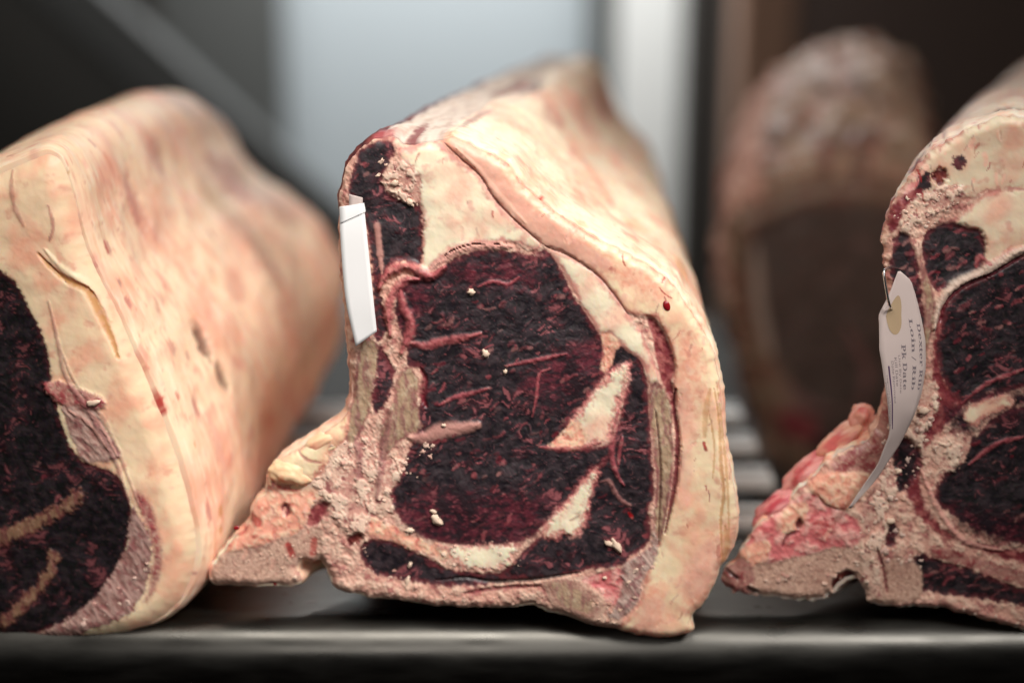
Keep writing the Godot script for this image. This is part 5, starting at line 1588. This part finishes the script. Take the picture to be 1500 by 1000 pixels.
	regions.append(region("chine_bone", BONE, [-151.4, 29.3, -132.8, 34.5, -115.7, 39.6, -103.1, 43, -92.5, 38.6, -90.3, 25.2, -97.1, 26.6, -104.4, 20.1, -113, 10.3, -131.8, 9, -154.6, 13.3], -0.2, 0.50, 1.20, 2.00, {}))
	regions.append(region("dark_tip", MEMBRANE, [-169.4, 25.7, -159.1, 35.4, -151.5, 31.7, -149.7, 23.8, -152.3, 12.5, -165.3, 15.4], 0.4, 0.50, 1.20, 1.20, {}))
	regions.append(region("bone_notch", HOLE, [-105.3, 24, -99.5, 28.9, -92.7, 26.7, -97, 23.4, -101.3, 18.6, -105.7, 16.9], -3.0, 0.50, 0.70, 1.20, {}))
	regions.append(region("bone_hole", HOLE, [-127.6, 56.6, -124.7, 58.3, -123.8, 54.4, -126.7, 51.9], -3.0, 0.50, 0.50, 1.20, {}))
	regions.append(region("crusted_top", FAT, [-82.4, 233.2, -76.5, 244, -70.1, 255.5, -56.6, 267, -39.6, 277, -18.7, 279.9, 11.1, 254, 5.6, 232.6, -16, 239.5, -37.1, 237.9, -52.4, 232, -68.4, 225.4, -79, 223.8], 0.8, 0.50, 2.00, 2.00, {"specks": 120, "tone": Color(0.86, 0.86, 0.85)}))
	regions.append(region("", MUSCLE, [-75, 241.9, -69.8, 249.8, -64, 249.1, -65.6, 238.4, -72.5, 234.7], 0.0, 0.50, 3.20, 1.20, {}))
	regions.append(region("crumbled_fat", CHALK, [-80.2, 231.8, -74, 236.1, -63.6, 240.5, -53, 242.8, -47.8, 237.8, -59.4, 229.8, -72, 225.3], 0.8, 0.50, 2.20, 2.00, {}))
	regions.append(region("dark_pit", HOLE, [-64, 247.7, -59.2, 251.3, -56.1, 247.1, -60.1, 242], -2.0, 0.50, 1.60, 1.20, {}))
	regions.append(region("", MUSCLE, [-53.8, 256.4, -48.3, 258.5, -46.6, 253.6, -51.3, 250], 0.0, 0.50, 1.60, 1.20, {}))
	regions.append(region("", RAW, [-80.3, 234.6, -74.4, 244, -70.9, 245.5, -73.3, 236.1, -77.2, 229.6], 0.0, 0.50, 1.40, 1.20, {}))
	regions.append(region("crusted_edge", CHALK, [-82.3, 231.7, -72.6, 236.9, -51.6, 242.8, -47.1, 238.5, -57.9, 228.4, -67.5, 221.8, -75.1, 217.3, -80.3, 220.2], 1.0, 0.50, 1.80, 2.00, {}))
	regions.append(region("red_membrane", RED, [-86, 220.8, -83.1, 232.5, -72.8, 240.5, -68.4, 238.3, -77.2, 230.3, -81.6, 217.3], 0.8, 0.50, 1.00, 1.20, {}))
	var strokes := []
	strokes.append([10, 2.60, 2.20, 0.80, P([-58.7, 166.1, -56.5, 178.8, -48.5, 189.9, -34.6, 196.7, -24.3, 203.4, -14, 208.6, 0.4, 206.5])])
	strokes.append([1, 1.20, -1.40, 0.90, P([-55.3, 169.9, -52.3, 181, -42.8, 190, -28.9, 196.7, -13.8, 205.7])])
	strokes.append([9, 1.60, 0.50, 0.80, P([-38.3, 199.5, -36.5, 204.7, -31.2, 200.4])])
	strokes.append([0, 1.40, 0.60, 0.80, P([-35.4, 91.1, -21.5, 102.8, -7.2, 106.9])])
	strokes.append([0, 1.20, 0.50, 0.80, P([-41.1, 125.2, -27.2, 136.8, -9.7, 144.5])])
	strokes.append([5, 1.60, 0.80, 0.80, P([-60.8, 86.7, -51.6, 67.6, -36.5, 48.5, -13.9, 42.7])])
	strokes.append([5, 2.40, 0.80, 0.70, P([-75.2, 8.1, -49.2, 11.1, -24.3, 6.2, 0, -0.4])])
	strokes.append([9, 0.60, -0.40, 0.60, P([-117.1, 73.2, -111.7, 67.1, -104.1, 64.2])])
	strokes.append([6, 1.20, -1.20, 0.80, P([-164.2, 27.4, -158.8, 23.5])])
	strokes.append([6, 1.60, -1.00, 0.80, P([-152.5, 17.3, -147.9, 15])])
	strokes.append([1, 1.00, -0.90, 0.80, P([-134.6, 42.3, -131.8, 48.7, -125.9, 51.2])])
	strokes.append([1, 1.00, -0.90, 0.80, P([-83, 43.5, -77.7, 27.9, -75.6, 16])])
	strokes.append([3, 1.40, 0.20, 0.60, P([-122.5, 58.3, -114.9, 56.9, -107.4, 54.7])])
	strokes.append([3, 2.00, 0.20, 0.50, P([-114.7, 50.6, -107.3, 52.4])])
	var crumbs := []
	crumbs.append({"pts": P([-81.2, 124.5, -59.7, 132.5, -57.8, 98.3, -74.5, 67.1, -88.8, 55.1, -83.1, 90.1]), "count": 420, "size": 1.40, "tint": Color(0.62, 0.45, 0.38)})
	crumbs.append({"pts": P([-82.5, 235.3, -51.6, 242.8, -50.8, 228.4, -75.1, 217.3]), "count": 300, "size": 1.30, "tint": Color(0.68, 0.52, 0.42)})
	crumbs.append({"pts": P([-158.7, 22, -114, 34.9, -91.8, 39.4, -113, 11.9, -158.4, 14]), "count": 420, "size": 1.20, "tint": Color(0.55, 0.33, 0.26)})
	crumbs.append({"pts": P([-81.4, 55.3, -58.7, 48, -54.1, 32.4, -76.5, 31.8]), "count": 160, "size": 1.60, "tint": Color(0.62, 0.44, 0.38)})
	crumbs.append({"pts": P([-82.9, 11.9, -30.4, 9.2, -0, 0, 0.3, -4, -75.2, 8.1]), "count": 160, "size": 1.20, "tint": Color(0.6, 0.42, 0.34)})
	crumbs.append({"pts": P([-96, 51.1, -78, 63.2, -79.2, 11.9, -91, 23.6]), "count": 200, "size": 1.30, "tint": Color(0.66, 0.5, 0.4)})
	var bits := []
	bits.append([-76.3, 58.5, 2.40, 1.60, 0.00])
	bits.append([-73.3, 86.5, 2.00, 1.40, 0.00])
	bits.append([-62.7, 121.1, 3.00, 2.00, 0.00])
	var drops := []
	cut_face(t, {"edge": edge, "regions": regions, "strokes": strokes, "crumbs": crumbs, "bits": bits, "drops": drops, "cell": 0.68, "base": RIM, "base_part": "trimmed_rim", "round": 5.0})
	var zones := []
	zones.append([Vector2(-85.5, 195.3), Vector2(-81.7, 234.3), MEMBRANE, 0.0, 1000000.0])
	zones.append([Vector2(-89.0, 104.6), Vector2(-85.1, 194.6), RIM, 0.0, 1000000.0])
	zones.append([Vector2(81.8, -3.8), Vector2(-163.8, 17.0), MUSCLE, 14.0, 1000000.0])
	zones.append([Vector2(-166.3, 21.8), Vector2(-89.7, 104.2), PINK, 4.0, 1000000.0])
	var stamps := []
	stamps.append([95.5, 31.0, 14.0, 22.0, 6, 0.95, -3.0])
	stamps.append([55.9, 229.0, 16.0, 34.0, 6, 0.70, -2.0])
	stamps.append([53.6, 179.0, 14.0, 40.0, 1, 0.70, 0.0])
	stamps.append([41.9, 5.0, 7.0, 10.0, 1, 0.80, -1.0])
	stamps.append([46.6, 87.0, 4.0, 16.0, 6, 0.80, -1.0])
	stamps.append([51.2, 123.0, 4.0, 12.0, 6, 0.70, -1.0])
	stamps.append([51.2, 13.0, 5.0, 9.0, 1, 0.70, -1.0])
	stamps.append([55.9, 269.0, 18.0, 20.0, 5, 0.50, 0.0])
	stamps.append([76.8, 245.0, 20.0, 30.0, 2, 0.50, 0.0])
	stamps.append([46.6, 97.0, 16.0, 50.0, 8, 0.70, 0.0])
	body(t, {"edge": edge, "zones": zones, "stamps": stamps, "around": 440, "rings": 100, "length": 430.0, "anchor": Vector2(-73.6, 188.1), "taper": Vector2(0.0000, 0.0000), "axis": Vector2(0.3833, 0.1106), "bulge": 4.0, "lumps": 3.0, "tuck": [-73.7, 0.85, 70.0], "along": 0.7, "across": 0.7, "veins": 0.6, "shift": 900, "cream": Color(0.74, 0.61, 0.50), "blush": Color(0.66, 0.44, 0.37), "fat_name": "fat_cover", "round": 5.0})
	lobe(t, "fat_lobe", Vector3(-91.1, 111.8, -18.0), Vector3(7.0, 9.0, 9.0), Color(0.74, 0.34, 0.27), Color(0.60, 0.14, 0.12), 2145.4, -0.30)
	lobe(t, "fat_lobe", Vector3(-100.4, 98.6, -17.0), Vector3(17.0, 8.0, 11.0), Color(0.76, 0.38, 0.27), Color(0.60, 0.13, 0.12), 2101.2, 0.72)
	lobe(t, "fat_lobe", Vector3(-118.8, 79.9, -15.0), Vector3(19.0, 8.0, 11.0), Color(0.66, 0.29, 0.26), Color(0.48, 0.08, 0.09), 2016.2, 0.70)
	lobe(t, "fat_lobe", Vector3(-137.6, 61.7, -11.0), Vector3(15.0, 6.0, 9.0), Color(0.64, 0.25, 0.24), Color(0.44, 0.06, 0.08), 1931.2, 0.75)


# a loin farther back on the same shelf, its dimness put into darker colours
func loin_back() -> void:
	var t := thing("beef_loin", "dark out-of-focus beef loin on the slats behind, between the middle and right loins", "beef", loin_frame(Vector3(0.2821, -0.1102, -0.5000), -0.1047, -0.0698), "dry-aged beef loins lined up on the shelf")
	fibre = Vector2.from_angle(0.30)
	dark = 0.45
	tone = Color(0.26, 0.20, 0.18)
	var edge := ragged(P([-93.1, 225.1, -81.3, 247.3, -54.9, 258.7, -25.7, 270.1, 9.3, 276.6, 50.5, 275, 72, 258.6, 80.4, 192.3, 88.6, 67.8, 79.1, 9.7, 37, -1.1, 0, 0, -25.1, 6.9, -46.2, 37.3, -66.4, 75.3, -79.5, 125.9, -90, 175.8]), 5.00)
	var regions := []
	regions.append(region("fat_edge", FAT, [-60.4, 247.1, -25.6, 267.7, 9.5, 274.3, 50.6, 272.6, 74.9, 258.7, 76.1, 240.7, 51.9, 252.3, 10.5, 256.3, -24.7, 249.6, -53.7, 232], 1.0, 2.00, 2.00, 1.20, {}))
	regions.append(region("dark_muscle", MUSCLE, [-69, 225.6, -48.2, 243.1, -13, 252.2, 46.1, 251, 74.1, 234.7, 80.9, 167.8, 83.8, 67.7, 66.2, 20.8, 30, 14.2, -7.5, 25.8, -28.7, 83, -61.7, 139, -75, 194.7], -1.0, 3.00, 9.00, 1.20, {"flecks": 100}))
	regions.append(region("", BONE, [-65.7, 231.8, -12.9, 251, 46, 252.2, 76.5, 234.7, 90.4, 67.9, 28.5, 40.1, -21, 51.2, -55.1, 126.6], 0.0, 8.00, 12.00, 1.20, {"mix": 0.24, "tone": Color(0.62, 0.72, 0.74)}))
	regions.append(region("red_tip", RED, [-40, 63.4, -15.4, 61, -2.3, 45.4, -7.9, 34.8, -31.5, 37.9], 1.0, 2.00, 3.00, 1.20, {}))
	var strokes := []
	strokes.append([10, 5.00, 1.00, 0.50, P([-66.1, 213.4, -61.6, 164, -48.4, 114.1])])
	strokes.append([8, 4.00, 1.00, 0.50, P([16.8, 141.2, 37, 104.2, 33.1, 65.9])])
	strokes.append([8, 4.00, 1.00, 0.50, P([-35.1, 89.2, -15.8, 70.6, 8.9, 65.1])])
	var crumbs := []
	var bits := []
	var drops := []
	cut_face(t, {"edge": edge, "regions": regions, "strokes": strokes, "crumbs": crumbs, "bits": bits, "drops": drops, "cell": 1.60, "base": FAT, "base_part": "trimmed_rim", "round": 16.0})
	var zones := []
	zones.append([Vector2(-89.5, 163.3), Vector2(-62.0, 256.7), RIM, 0.0, 1000000.0])
	zones.append([Vector2(79.1, 9.7), Vector2(-79.5, 125.9), MUSCLE, 20.0, 1000000.0])
	var stamps := []
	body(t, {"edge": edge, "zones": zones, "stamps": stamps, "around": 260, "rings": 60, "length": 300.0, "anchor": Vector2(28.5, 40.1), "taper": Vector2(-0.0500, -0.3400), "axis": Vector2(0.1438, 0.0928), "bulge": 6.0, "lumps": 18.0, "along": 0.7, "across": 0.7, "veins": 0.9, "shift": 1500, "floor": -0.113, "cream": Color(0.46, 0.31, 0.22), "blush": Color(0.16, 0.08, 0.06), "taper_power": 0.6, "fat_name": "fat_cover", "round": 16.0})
